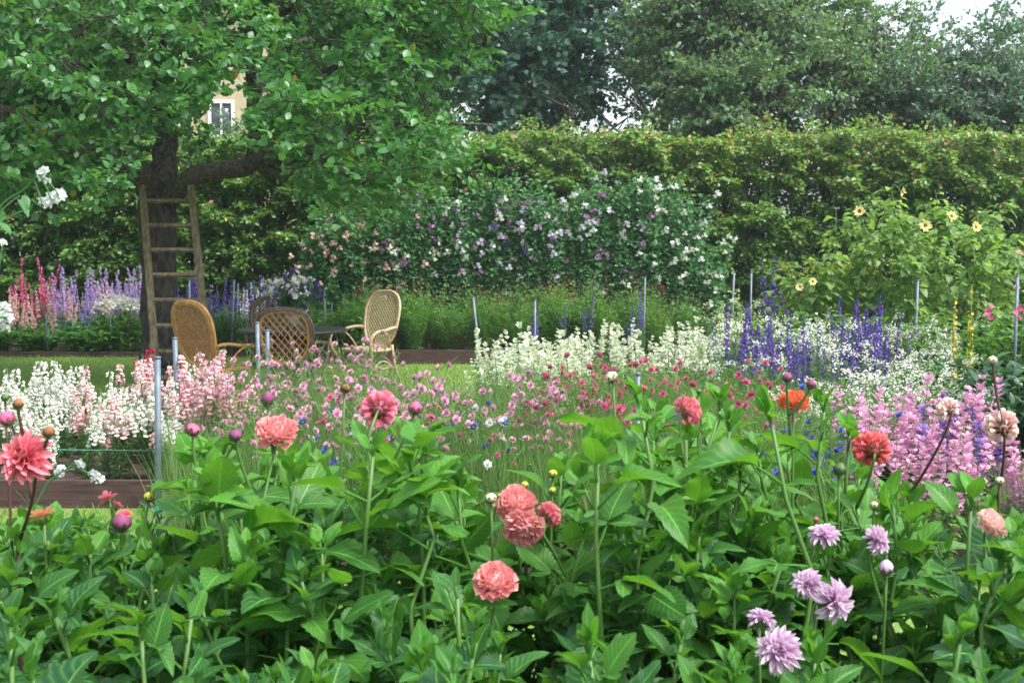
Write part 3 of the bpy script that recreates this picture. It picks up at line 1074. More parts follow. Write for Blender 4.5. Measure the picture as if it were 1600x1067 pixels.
# ------------------------------------------------------------------ larkspurs
def larkspurs(colour, nvar, H, seed, fs=.019, side=2):
    out = []
    for v in range(nvar):
        s_ = seed + v * 13
        r = np.random.default_rng(s_)
        flo = floret5(fs, 5, .3)
        gs = [spike(flo, H, H * .55, 46, .024, s_, .6)]
        ps, rs = wob(H * .98, s_, .015, 6, .005, .0015)
        st = [tube(ps * [.5, .5, 1], rs, 5, False)]
        for i in range(side):
            a = r.uniform(0, 2 * pi)
            h = H * r.uniform(.68, .86)
            b = np.array([cos(a), sin(a), 0]) * r.uniform(.06, .14)
            g2 = spike(flo, h, h * .62, 24, .019, s_ + i + 3, .6)
            sh = g2.v[:, 2:3] / h
            g2.v = g2.v + b * sh
            gs.append(g2)
            st.append(tube([(0, 0, h * .25), tuple(b * .6 + [0, 0, h * .55]), tuple(b + [0, 0, h])], [.003, .0025, .001], 4, False))
        fol = cat([narrow_leaves(.05, H * .6, 60, .10, .010, s_ + 5), cat(st)])
        out.append(plant('larkspur', 'flower', 'larkspur', None, [('foliage', fol, M['snapleaf'])] + [('flower_spike', g_, P[colour]) for g_ in gs]))
    return out


for colour, lab, n, p0, p1, d0, d1, H, grp in [
    ('hotpink', 'hot pink larkspur stalk at the left end of the far bed', 15, -10, 92, 18.7, 19.5, 1.36, 'hot pink larkspurs'),
    ('salmonlark', 'salmon larkspur stalk in front of the hot pink ones at the left end', 19, -10, 112, 17.95, 18.7, 1.05, 'salmon larkspurs'),
    ('lilaclark', 'lilac larkspur stalk in the far bed just left of the apple trunk', 54, 88, 226, 18.1, 19.4, 1.2, 'lilac larkspurs'),
    ('pinkpale', 'pale peach larkspur stalk among the lilac ones left of the trunk', 6, 165, 205, 18.1, 18.6, 1.05, 'peach larkspurs'),
    ('purple', 'deep purple larkspur stalk in the far bed behind the chairs, right of the trunk', 52, 272, 505, 18.2, 19.3, 1.12, 'deep purple larkspurs behind the chairs'),
    ('whitecool', 'white larkspur stalk behind the table among the deep purple ones', 14, 372, 500, 18.2, 18.9, 1.08, 'white larkspurs'),
    ('purple', 'single deep purple stalk standing in front of the feathery green bed', 5, 820, 1010, 15.3, 15.9, 1.05, 'purple stalks by the feathery bed'),
    ('purple', 'tall deep purple larkspur stalk behind two grey stakes and beside the sunflowers', 9, 1172, 1250, 13.8, 14.8, 1.5, 'tall purple larkspurs'),
    ('purple', 'violet blue larkspur stalk leaning among the white lace flowers', 54, 1120, 1400, 9.4, 11.6, 1.06, 'violet larkspurs among the lace flowers'),
]:
    drift(larkspurs(colour, 3, H, sum(map(ord, lab)) % 900, .024 if d0 > 17 else .018), spots(n, p0, p1, d0, d1, .07), lab, grp, (.70, 1.12), .09)


# ------------------------------------------------------------------ bushy plants of several kinds
def bushy(name, catg, mat, H, Wd, n, L, Wl, seed, stems=10, feather=False):
    r = np.random.default_rng(seed)
    sg, P_, D_ = [], [], []
    for i in range(stems):
        a = r.uniform(0, 2 * pi)
        l = Wd * math.sqrt(r.random())
        h = H * r.uniform(.7, 1.0) * (1 - .25 * (l / Wd) ** 2)
        q = bez((cos(a) * l * .2, sin(a) * l * .2, 0), (cos(a) * l * .6, sin(a) * l * .6, h * .6), (cos(a) * l, sin(a) * l, h), 7)
        sg.append(tube(q, np.linspace(.004, .0015, 7), 4, False))
        for j in range(n // stems):
            t = r.uniform(.12, 1) ** .8 * 6
            k0 = min(int(t), 5)
            b = q[k0] + (q[k0 + 1] - q[k0]) * (t - k0)
            P_.append(b)
            D_.append(unit(np.array([r.normal(0, 1), r.normal(0, 1), r.uniform(0, 1.1)])))
    m_ = len(P_)
    lv = inst(leaf(L, Wl, 2 if feather else 4, 2, .45, .3, .3), P_, D_, np.array([0, 0, 1]) + r.normal(0, .3, (m_, 3)), r.uniform(.6, 1.2, m_), r.uniform(0, .95, m_))
    return cat(sg), lv


def bush_protos(name, catg, mat, nvar, *a, **k):
    out = []
    for v in range(nvar):
        a_ = list(a)
        sg, lv = bushy(name, catg, mat, *a_[:-1], a_[-1] + v, **k)
        pt_ = [('stems', sg, mat), ('foliage', lv, mat)]
        if k.get('feather'):
            r_ = np.random.default_rng(v + 5)
            n_ = 8
            hp_ = np.stack([r_.normal(0, .15, n_), r_.normal(0, .15, n_), a_[0] * r_.uniform(.86, 1.06, n_)], -1)
            pt_[0] = ('stems', cat([sg, cat([inst(ball(.012, 6, 4), hp_, rnd_dirs(n_), rnd_dirs(n_), r_.uniform(.6, 1.3, n_), r_.random(n_))] + [tube([q_ - [0, 0, .16], q_], .0014, 3, False) for q_ in hp_]).mat(1)]), [mat, P['tan']])
        out.append(plant(name, catg, name, None, pt_))
    return out


drift(bush_protos('feathery_plant', 'plant', M['feather'], 4, 1.0, .26, 760, .085, .017, 300, stems=26, feather=True),
      spots(62, 555, 1075, 16.75, 18.0, .16), 'feathery bright green plant in the far bed below the sweet peas', 'feathery plants below the sweet peas')
drift(bush_protos('leafy_plant', 'plant', M['bush'], 3, .42, .26, 150, .17, .06, 310, stems=16),
      spots(14, -20, 165, 17.75, 18.0, .25), 'low broad leaved green plant along the lawn edge below the pink and lilac larkspurs', 'low leafy plants left of the trunk')
drift(bush_protos('green_bush', 'plant', M['bush'], 3, .85, .28, 420, .085, .03, 320, stems=22),
      spots(9, 490, 575, 16.8, 17.8, .2), 'bright green bush between the table and the feathery bed, below the pink sweet peas', 'green bushes behind the pale chair')
drift(bush_protos('dark_plant', 'plant', M['snapleaf'], 3, .75, .24, 420, .07, .018, 330, stems=22),
      spots(22, 270, 500, 17.7, 18.1, .18), 'green leafy plant at the foot of the purple larkspurs behind the table', 'leafy plants behind the table')
drift(bush_protos('low_green_plant', 'plant', M['feather'], 3, .50, .30, 520, .08, .018, 340, stems=26),
      spots(30, 1090, 1480, 7.6, 9.4, .22), 'low ferny green plant in front of the white lace flowers', 'ferny plants in front of the lace flowers')
drift(bush_protos('dark_leafy_plant', 'plant', M['darkleaf'], 2, .72, .30, 170, .17, .07, 350, stems=14),
      spots(18, 1470, 1850, 8.4, 10.6, .3), 'dark green broad leaved plant below the sunflowers at the right edge', 'dark leafy plants at the right edge')
drift(bush_protos('leafy_filler', 'plant', M['bush'], 3, .95, .32, 420, .10, .045, 355, stems=22),
      spots(32, 1180, 1850, 11.6, 13.2, .3), 'waist high green leafy plant at the foot of the sunflowers', 'leafy plants under the sunflowers')
drift(bush_protos('leafy_plant', 'plant', M['bush'], 3, .55, .26, 300, .07, .03, 358, stems=20),
      spots(26, 860, 1240, 9.6, 10.8, .2), 'knee high green plant below the white clary spikes', 'green plants below the white clary')


def white_bush(seed, H=.75):
    sg, lv = bushy('', '', None, H, .24, 360, .08, .03, seed, 20)
    r = np.random.default_rng(seed)
    fl = floret5(.018, 5, .2, .9)
    p = rnd_dirs(130, .1, 1, r) * [.25, .25, .2] + [0, 0, H * .82]
    return [('stems', sg, M['bush']), ('foliage', lv, M['bush']), ('flowers', inst(fl, p, rnd_dirs(130, .1, 1, r) + [0, -.4, 0], [(0, 0, 1)] * 130, r.uniform(.7, 1.2, 130), r.random(130)), P['white'])]


drift([plant('phlox_bush', 'bush', '', None, white_bush(s)) for s in (1, 2)], spots(5, 172, 226, 17.8, 18.2, .2), 'bush with creamy white flowers beside the apple trunk at the lawn edge', 'white bushes beside the trunk')


# ------------------------------------------------------------------ snapdragons
def snaps(colour, nvar, H, seed):
    out = []
    flo = snap_floret(1.45)
    for v in range(nvar):
        s_ = seed + 17 * v
        r = np.random.default_rng(s_)
        fg, sg = [], []
        for i in range(3):
            h = H * (1 if i == 0 else r.uniform(.7, .9))
            a = r.uniform(0, 6.28)
            b = np.array([cos(a), sin(a), 0]) * (0.02 if i == 0 else r.uniform(.07, .12))
            g_ = spike(flo, h * .96, h * (.60 if i == 0 else .68), 17 if i == 0 else 9, .024, s_ + i, .5)
            g_.v = g_.v + b * np.clip(g_.v[:, 2:3] / h, 0, 1)
            fg.append(g_)
            sg.append(tube([(0, 0, 0), tuple(b * .6 + [0, 0, h * .5]), tuple(b + [0, 0, h])], [.004, .003, .0012], 5, False))
            tp = narrow_leaves(h * .93, h * 1.0, 10, .018, .008, s_ + 60 + i, .5, (.3, 1.2))
            tp.v += b
            sg.append(tp)
            l_ = narrow_leaves(.04, h * .68, 48, .075, .015, s_ + 30 + i)
            l_.v = l_.v + b * np.clip(l_.v[:, 2:3] / h, 0, 1)
            sg.append(l_)
        out.append(plant('snapdragon', 'flower', '', None, [('foliage', cat(sg), M['snapleaf'])] + [('flower_spike', g_, P[colour]) for g_ in fg]))
    return out


drift(snaps('white', 5, .74, 400), spots(68, -40, 345, 7.5, 9.9, .10), 'white snapdragon in the bed behind the left wooden board', 'white snapdragons', (.62, 1.06), .11)
drift(snaps('pinkpale', 3, .74, 430), spots(20, 120, 330, 7.7, 9.6, .12), 'pale peach pink snapdragon among the white ones', 'pale pink snapdragons', (.7, 1.1), .11)
drift(snaps('pinksnap', 3, .84, 450), spots(24, 272, 362, 7.6, 9.2, .08), 'pink snapdragon clustered right of the two tall grey stakes', 'pink snapdragons by the stakes', (.7, 1.12), .11)
drift(snaps('crimson', 1, .82, 460), [(gx(228, 9.8), 9.8), (gx(238, 9.4), 9.4)], 'small crimson snapdragon in front of the apple trunk', 'crimson snapdragons', (.95, 1.05))


# ------------------------------------------------------------------ cornflowers of the meadow
def corn_head(s=1.0):
    pt = leaf(.022 * s, .011 * s, 2, 2, .75, .3, -.1, tipw=.4)
    gs = []
    r = np.random.default_rng(5)
    for el, n, sc in ((-.15, 12, .95), (.3, 13, 1.0), (.8, 12, .9), (1.6, 9, .75)):
        a = np.arange(n) * 2 * pi / n + r.uniform(0, 1)
        gs.append(inst(pt, np.zeros((n, 3)), np.stack([np.cos(a), np.full(n, el), np.sin(a)], -1), [(0, 1, 0)] * n, sc * r.uniform(.85, 1.15, n), r.uniform(0, 1, n)))
    return cat(gs)


CH = corn_head()
CAL = inst(lathe([(.001, -.014), (.005, -.011), (.006, -.004), (.004, .002)], 7), [(0, 0, 0)], [(1, 0, 0)], [(0, 1, 0)])
CAL = G(CAL.v[:, [1, 0, 2]] * [1, 1, 1], CAL.lp, CAL.sz, CAL.uv, CAL.r, CAL.mi)
me_cache = {}


def cornflower(colour, H, seed, nst=9, nfl=6, s=1.0):
    r = np.random.default_rng(seed)
    o = thing('cornflower', '', 'flower', (0, -900, 0))
    sg = []
    key = ('corn', colour, s)
    if key not in me_cache:
        me_cache[key] = mesh('flower', G(CH.v * s, CH.lp, CH.sz, CH.uv, CH.r), [P[colour]])
    if 'cal' not in me_cache:
        me_cache['cal'] = mesh('calyx', CAL, [M['calyx']])
    for i in range(nst):
        a = r.uniform(0, 6.28)
        l = r.uniform(.03, .22)
        h = H * r.uniform(.72, 1.05)
        e = np.array([cos(a) * l, sin(a) * l, h])
        q = bez((cos(a) * .015, sin(a) * .015, 0), (cos(a) * l * .4, sin(a) * l * .4, h * .6), e, 7)
        sg.append(tube(q, np.linspace(.0026, .0013, 7), 4, False, r=r.uniform(.1, .9)))
        m_ = 13
        k_ = r.integers(0, 6, m_)
        b = q[k_] + (q[k_ + 1] - q[k_]) * r.random((m_, 1))
        d_ = np.stack([r.normal(0, .6, m_), r.normal(0, .6, m_), r.uniform(.5, 1.3, m_)], -1)
        sg.append(inst(leaf(.11, .006, 3, 1, .4, .1, .3), b, d_, rnd_dirs(m_, -1, 1, r), r.uniform(.5, 1.1, m_), r.uniform(0, .92, m_)))
        if i < nfl:
            f_ = obj('flower', me_cache[key], None, o, e)
            dv = Vector((r.normal(0, .7), r.normal(-.5, .5), r.uniform(.1, 1.1)))
            f_.rotation_euler = dv.to_track_quat('Y', 'Z').to_euler()
            c_ = obj('calyx', me_cache['cal'], None, f_)
        else:
            sg.append(inst(ball(.006, 6, 4), [e], [(0, 0, 1)], [(0, 1, 0)], 1, .95))
    obj('foliage', cat(sg), M['meadow'], o)
    return o


def corns(colour, nvar, H, seed, s=1.0, nst=10, nfl=6):
    return [cornflower(colour, H, seed + i, nst, nfl, s) for i in range(nvar)]


drift(corns('corn', 4, .74, 500, 1.25), spots(25, 380, 600, 7.2, 10.4, .14), 'pink cornflower plant in front of the lattice backed chair and the table', 'pink cornflowers in front of the chairs', (.9, 1.12))
drift(corns('corn', 4, .70, 510, 1.2), spots(60, 330, 900, 5.9, 8.2, .13), 'pink cornflower plant in the thin stemmed meadow right behind the dahlias', 'pink cornflowers behind the dahlias')
drift(corns('corndeep', 4, .74, 520, 1.25), spots(32, 840, 1200, 6.4, 9.0, .14), 'deep pink cornflower plant below the white clary', 'deep pink cornflowers below the white clary')
drift(corns('corndeep', 2, .66, 530, .9), spots(9, 420, 800, 5.9, 7.0, .15), 'deep pink cornflower plant mixed among paler pink ones behind the dahlias', 'deep pink cornflowers in the meadow')
drift(corns('blue', 3, .68, 540, 1.05, 9, 5), spots(17, 1040, 1330, 5.2, 6.8, .13), 'blue cornflower plant left of the pink clary', 'blue cornflowers left of the pink clary')
drift(corns('blue', 2, .62, 550, 1.0, 8, 4), spots(9, 470, 800, 5.9, 7.2, .15), 'blue cornflower plant among the pink ones in the meadow', 'blue cornflowers in the meadow')
drift(corns('whitecool', 2, .64, 560, 1.1, 8, 4), spots(9, 440, 780, 5.9, 7.2, .15), 'white cornflower plant among the pink ones in the meadow', 'white cornflowers in the meadow')

# thin stems that fill the meadow
m_ = 26000
d = np.sqrt(rng.uniform(5.75 ** 2, 10.2 ** 2, m_))
px = rng.uniform(255, 1340, m_)
okm = (px > 372) | (d < 7.4)
okm &= ~((d > 9.4) & (px > 640) & (px < 750))
px, d = px[okm], d[okm]
m_ = len(px)
gp = np.stack([(px - CX) / F * d, d, np.zeros(m_)], -1)
stem_t = G([(-.0022, 0, 0), (.0022, 0, 0), (.0018, .25, .012), (-.0018, .25, .012), (.0012, .5, .05), (-.0012, .5, .05), (0, .72, .12)],
           [0, 1, 2, 3, 3, 2, 4, 5, 5, 4, 6], [4, 4, 3])
rr_ = np.where(rng.random(m_) < .06, .97, rng.uniform(0, .9, m_))
stuff('meadow_grass', inst(stem_t, gp, np.stack([rng.normal(0, .16, m_), rng.normal(0, .16, m_), np.ones(m_)], -1), rnd_dirs(m_, -.1, .1), rng.uniform(.5, 1.05, m_), rr_),
      M['meadow'], 'thin green and straw coloured stems filling the cornflower meadow', 'meadow grass')


# ------------------------------------------------------------------ clary spikes
def clary(colour, nvar, H, seed, bl=.036, wh=9):
    out = []
    for v in range(nvar):
        s_ = seed + 11 * v
        r = np.random.default_rng(s_)
        fg, sg = [], []
        br = leaf(bl, bl * .8, 3, 2, .4, .3, .1)
        lf = leaf(.07, .035, 3, 2, .4, .3, .3)
        for i in range(3):
            h = H * (1 if i == 0 else r.uniform(.74, .95))
            a0 = r.uniform(0, 6.28)
            b = np.array([cos(a0), sin(a0), 0]) * (0.0 if i == 0 else r.uniform(.06, .13))
            n = wh * 4
            t = np.clip(np.repeat(np.linspace(0, 1, wh) + r.normal(0, .035, wh), 4) + r.normal(0, .012, n), 0, 1.02)
            tl = r.normal(0, .09, 2)
            a = np.tile(np.arange(4) * pi / 2, wh) + np.repeat(np.arange(wh) * .8, 4) + r.normal(0, .2, n)
            z = h * (.62 + .38 * t)
            el = .15 + 1.3 * t ** 2
            p = np.stack([np.cos(a) * .004 + tl[0] * (z - .5 * h), np.sin(a) * .004 + tl[1] * (z - .5 * h), z], -1) + b * (z / h)[:, None]
            fg.append(inst(br, p, np.stack([np.cos(a), np.sin(a), el + r.normal(0, .3, n)], -1), np.array([0, 0, 1.]) + r.normal(0, .35, (n, 3)), (.75 + .45 * np.sin(t * pi * .8 + .3)) * r.uniform(.6, 1.25, n), r.uniform(0, 1, n)))
            n2 = 40
            t2 = np.repeat(np.linspace(.05, .58, n2 // 4), 4)
            a2 = np.tile(np.arange(4) * pi / 2, n2 // 4) + np.repeat(np.arange(n2 // 4) * .8, 4)
            p2 = np.stack([np.cos(a2) * .004, np.sin(a2) * .004, t2 * h], -1) + b * t2[:, None]
            sg.append(inst(lf, p2, np.stack([np.cos(a2), np.sin(a2), r.uniform(-.1, .5, n2)], -1), [(0, 0, 1)] * n2, r.uniform(.5, 1.0, n2), r.uniform(0, .9, n2)))
            sg.append(tube([(0, 0, 0), tuple(b * .6 + [0, 0, h * .55]), tuple(b + [0, 0, h])], [.003, .0028, .0015], 4, False))
        out.append(plant('clary_sage', 'flower', '', None, [('foliage', cat(sg), M['clary_leaf'])] + [('bract_spike', g_, P[colour]) for g_ in fg]))
    return out


wc = spots(44, 870, 1090, 11.0, 13.4, .12) + spots(46, 748, 920, 9.9, 12.4, .12) + spots(10, 1060, 1150, 11.2, 13.4, .12)
drift(clary('whiteclary', 5, .80, 600, .038, 9), wc, 'white clary spike in the broad white drift in the middle of the garden', 'white clary drift', (.66, 1.08), .09)
drift(clary('clarypink', 4, .76, 630, .035, 10), spots(64, 1335, 1800, 5.4, 7.3, .11), 'pink clary spike in the drift at the right', 'pink clary drift', (.72, 1.14), .10)
drift(clary('claryviolet', 2, .78, 650, .034, 10), spots(9, 1400, 1780, 5.5, 6.8, .2), 'deep violet clary spike mixed into the pink drift at the right', 'violet clary in the pink drift')


# ------------------------------------------------------------------ white lace flowers, fennel, yellow spikes, sunflowers
def lace(seed, H=.9, col='white', umb=8, fs=.0072):
    r = np.random.default_rng(seed)
    sg, P_, D_ = [], [], []
    for i in range(umb):
        a = r.uniform(0, 6.28)
        l = .27 * math.sqrt(r.random())
        h = H * r.uniform(.66, 1.0)
        e = np.array([cos(a) * l, sin(a) * l, h])
        q = bez((0, 0, 0), (cos(a) * l * .4, sin(a) * l * .4, h * .6), e, 6)
        sg.append(tube(q, np.linspace(.003, .0015, 6), 4, False))
        for j in range(9):
            aa = r.uniform(0, 6.28)
            ll = r.uniform(.01, .075)
            c = e + np.array([cos(aa) * ll, sin(aa) * ll, .035 - ll * .5 + r.normal(0, .018)])
            sg.append(tube([e, c], [.001, .0007], 3, False))
            for _ in range(6):
                P_.append(c + r.normal(0, .012, 3))
                D_.append(unit(np.array([r.normal(0, .6), r.normal(-.4, .5), 1])))
        m_ = 34
        k_ = r.integers(0, 5, m_)
        b = q[k_]
        sg.append(inst(leaf(.10, .008, 3, 1, .4, .1, .4), b, np.stack([r.normal(0, .8, m_), r.normal(0, .8, m_), r.uniform(.1, 1, m_)], -1), rnd_dirs(m_, -1, 1, r), r.uniform(.5, 1.2, m_), r.uniform(0, .9, m_)))
    m_ = len(P_)
    fl = inst(floret5(fs, 5, .15, .95), P_, D_, rnd_dirs(m_, -1, 1, r), r.uniform(.7, 1.3, m_), r.random(m_))
    return [('stems', cat(sg), M['feather']), ('flowers', fl, P[col])]


drift([plant('lace_flower', 'flower', '', None, lace(700 + i, .88)) for i in range(4)], spots(40, 1085, 1480, 9.4, 12.4, .2), 'airy plant of tiny white lace flowers between white clary and sunflowers', 'white lace flowers', (.7, 1.12), .08)
drift([plant('lace_flower', 'flower', '', None, lace(706 + i, .66)) for i in range(2)], spots(12, 1250, 1500, 7.6, 9.0, .22), 'lower airy plant of tiny white flowers right behind the pink clary', 'white lace flowers behind the pink clary')
drift([plant('lace_flower', 'flower', '', None, lace(716 + i, .92, 'greenwhite', 9)) for i in range(2)], spots(9, 1085, 1240, 12.2, 13.6, .22), 'greenish lace flower plant below the two grey stakes', 'greenish lace flowers')
drift([plant('fennel', 'plant', '', None, lace(721, 1.42, 'fennel', 8, .010))], [(gx(1268, 13.4), 13.4), (gx(1292, 13.7), 13.7), (gx(1318, 13.4), 13.4)], 'tall fennel with yellow green flower heads left of the sunflowers', 'fennel left of the sunflowers', (.9, 1.1))


def yellow_spike(seed, H):
    fol = cat([narrow_leaves(.05, H * .6, 30, .16, .05, seed), tube(*wob(H, seed, .012, 6, .006, .002), 5, False)])
    return [('foliage', fol, M['bush']), ('flower_spike', spike(floret5(.02, 5, .3, .9), H, H * .42, 44, .026, seed, .6), P['yellow'])]


for px_, d_, H_, lb_ in ((1489, 9.4, 1.2, 'taller yellow flowered spike standing in front of the sunflowers'), (1514, 10.2, 1.3, 'yellow flowered spike just right of its twin before the sunflowers')):
    o_ = plant('mullein', 'flower', lb_, 'yellow mullein spikes', yellow_spike(int(px_), H_))
    o_.location = (gx(px_, d_), d_, 0)
for px_, d_, lb_ in ((1537, 9.0, 'small magenta flower standing right of the yellow spikes'), (1592, 9.0, 'small magenta flower at the right edge below the sunflowers')):
    o_ = plant('campion', 'flower', lb_, None, [('stem', cat([tube(*wob(1.13, int(px_), .02), 4, False), narrow_leaves(.1, .8, 14, .08, .02, 3)]), M['bush']),
                                              ('flower', inst(floret5(.022, 5, .3, .9), np.array([0, 0, 1.13]) + rng.normal(0, .03, (9, 3)), rnd_dirs(9, 0, 1) + [0, -.8, 0], [(0, 0, 1)] * 9), P['hotpink'])])
    o_.location = (gx(px_, d_), d_, 0)


def sunflower(label, px_, d_, H, heads, seed, group='sunflowers'):
    r = np.random.default_rng(seed)
    o = thing('sunflower', label, 'flower', (gx(px_, d_), d_, 0), 0, group)
    ps, rs = wob(H, seed, .05, 8, .013, .006)
    sg = [tube(ps, rs, 6)]
    big = leaf(.165, .12, 6, 4, .34, .2, .45, wav=.06)
    P_, D_ = [], []
    stems = [ps]
    for i in range(9):
        k0 = r.integers(2, 8)
        a = r.uniform(0, 6.28)
        l = r.uniform(.08, .26)
        q = bez(ps[k0], ps[k0] + [cos(a) * l * .8, sin(a) * l * .8, l * .4], ps[k0] + [cos(a) * l, sin(a) * l, l * r.uniform(1.2, 2.2)], 6)
        sg.append(tube(q, np.linspace(.007, .004, 6), 5, False))
        stems.append(q)
    lg = []
    for q in stems:
        for j in range(34 if q is ps else 13):
            t = r.uniform(.2, 1) * (len(q) - 1)
            k0 = min(int(t), len(q) - 2)
            b = q[k0] + (q[k0 + 1] - q[k0]) * (t - k0)
            a = r.uniform(0, 6.28)
            dv = unit(np.array([cos(a), sin(a), r.uniform(-.1, .7)]))
            e = b + dv * r.uniform(.05, .12)
            sg.append(tube([b, e], [.003, .002], 4, False))
            P_.append(e)
            D_.append(dv + [0, 0, -.35])
    m_ = len(P_)
    lg = inst(big, P_, D_, np.array([0, 0, 1]) + r.normal(0, .3, (m_, 3)), r.uniform(.28, .82, m_), r.uniform(0, .95, m_))
    obj('stem', cat(sg), M['sunleaf'], o)
    obj('foliage', lg, M['sunleaf'], o)
    for (hx, hy, sz, fx, fz) in heads:
        sz *= .70
        hp = at(hx, hy, d_ - .42) - np.array(o.location)
        n = 20
        a = np.arange(n) * 2 * pi / n + r.uniform(0, .2, n)
        ray = leaf(sz * .5, sz * .2, 3, 2, .45, .2, -.08)
        rays = inst(ray, np.stack([np.cos(a), np.zeros(n), np.sin(a)], -1) * sz * .17, np.stack([np.cos(a), .22 + r.normal(0, .22, n), np.sin(a)], -1), [(0, 1, 0)] * n, r.uniform(.6, 1.1, n), r.random(n))
        h = obj('flower_head', rays, P['sunyellow'], o, hp)
        h.rotation_euler = Vector((fx, -1, fz)).to_track_quat('Y', 'Z').to_euler()
        dsc = lathe([(.001, .02), (.10, .015), (.17, 0), (.15, -.03), (.001, -.05)], 14)
        obj('disc', G(dsc.v[:, [0, 2, 1]] * sz, dsc.lp[::-1].copy(), dsc.sz, dsc.uv), M['disc'], h)
        b = stems[1][-1] if len(heads) > 3 else ps[-2]
        b = min((q[-1] for q in stems), key=lambda e: np.linalg.norm(e - hp))
        obj('stalk', tube(bez(b, (b + hp) / 2 + [0, .03, .05], hp + [0, .02, -.01], 6), np.linspace(.006, .004, 6), 5), M['sunleaf'], o)
    return o


sunflower('sunflower bush with pale yellow head at its left shoulder', 1345, 13.2, 1.72, [(1343, 330, .16, -.3, .2)], 1)
sunflower('tall sunflower with one nodding head on a bent stalk', 1400, 13.6, 1.85, [(1410, 300, .13, .9, -.3)], 2)
sunflower('sunflower with a dark centred head facing the camera', 1440, 13.2, 1.68, [(1446, 352, .17, .1, .1)], 3)
sunflower('sunflower with a pale ragged head beside the dark centred one', 1490, 13.5, 1.75, [(1487, 338, .16, .3, .5)], 4)
sunflower('sunflower with a pale head half turned at the right shoulder of the clump', 1528, 13.3, 1.68, [(1525, 355, .15, .5, .3)], 5)
sunflower('short sunflower with two small pale heads beside the purple larkspurs', 1262, 13.0, 1.35, [(1250, 448, .11, -.3, .2), (1270, 440, .11, .1, .3)], 6)
for i, (px_, d_, H_) in enumerate([(1240, 13.4, 1.1), (1282, 13.0, 1.35), (1300, 13.9, 1.65), (1322, 13.0, 1.45), (1362, 13.8, 1.95), (1378, 12.9, 1.65), (1405, 12.6, 1.3), (1422, 12.9, 1.8), (1455, 13.9, 1.9), (1468, 12.8, 1.5), (1508, 13.0, 1.6), (1540, 13.6, 1.85), (1562, 12.9, 1.45), (1600, 13.2, 1.6), (1640, 13.3, 1.6), (1580, 13.8, 1.75)]):
    sunflower('leafy yellow green sunflower plant without an open head in the clump', px_, d_, H_, [], 10 + i)
# pale dahlias at the far right edge
for px_, py_, lb_ in ((1592, 398, 'small pale pink round flower high at the right edge of the sunflower clump'), (1588, 452, 'small pale pink round flower beside the grey stake at the right edge')):
    p_ = at(px_, py_, 12.2)
    o_ = plant('pale_flower', 'flower', lb_, None, [('stem', tube([(0, 0, 0), (.02, 0, p_[2] * .5), (0, 0, p_[2])], .005, 5), M['bush']),
                                                  ('flower', inst(leaf(.05, .035, 2, 2, .6, .2, -.3), np.tile([0, 0, p_[2]], (30, 1)), rnd_dirs(30, -.2, 1), [(0, 0, 1)] * 30), P['blush'])])
    o_.location = (p_[0], p_[1], 0)


# ------------------------------------------------------------------ sweet peas on the trellis
PB = pea_bloom(1.5)


def trel_top(px):
    return np.interp(px, [495, 540, 620, 720, 800, 900, 980, 1040, 1080, 1110], [350, 332, 322, 305, 290, 290, 288, 296, 330, 385])


pea_me = {}


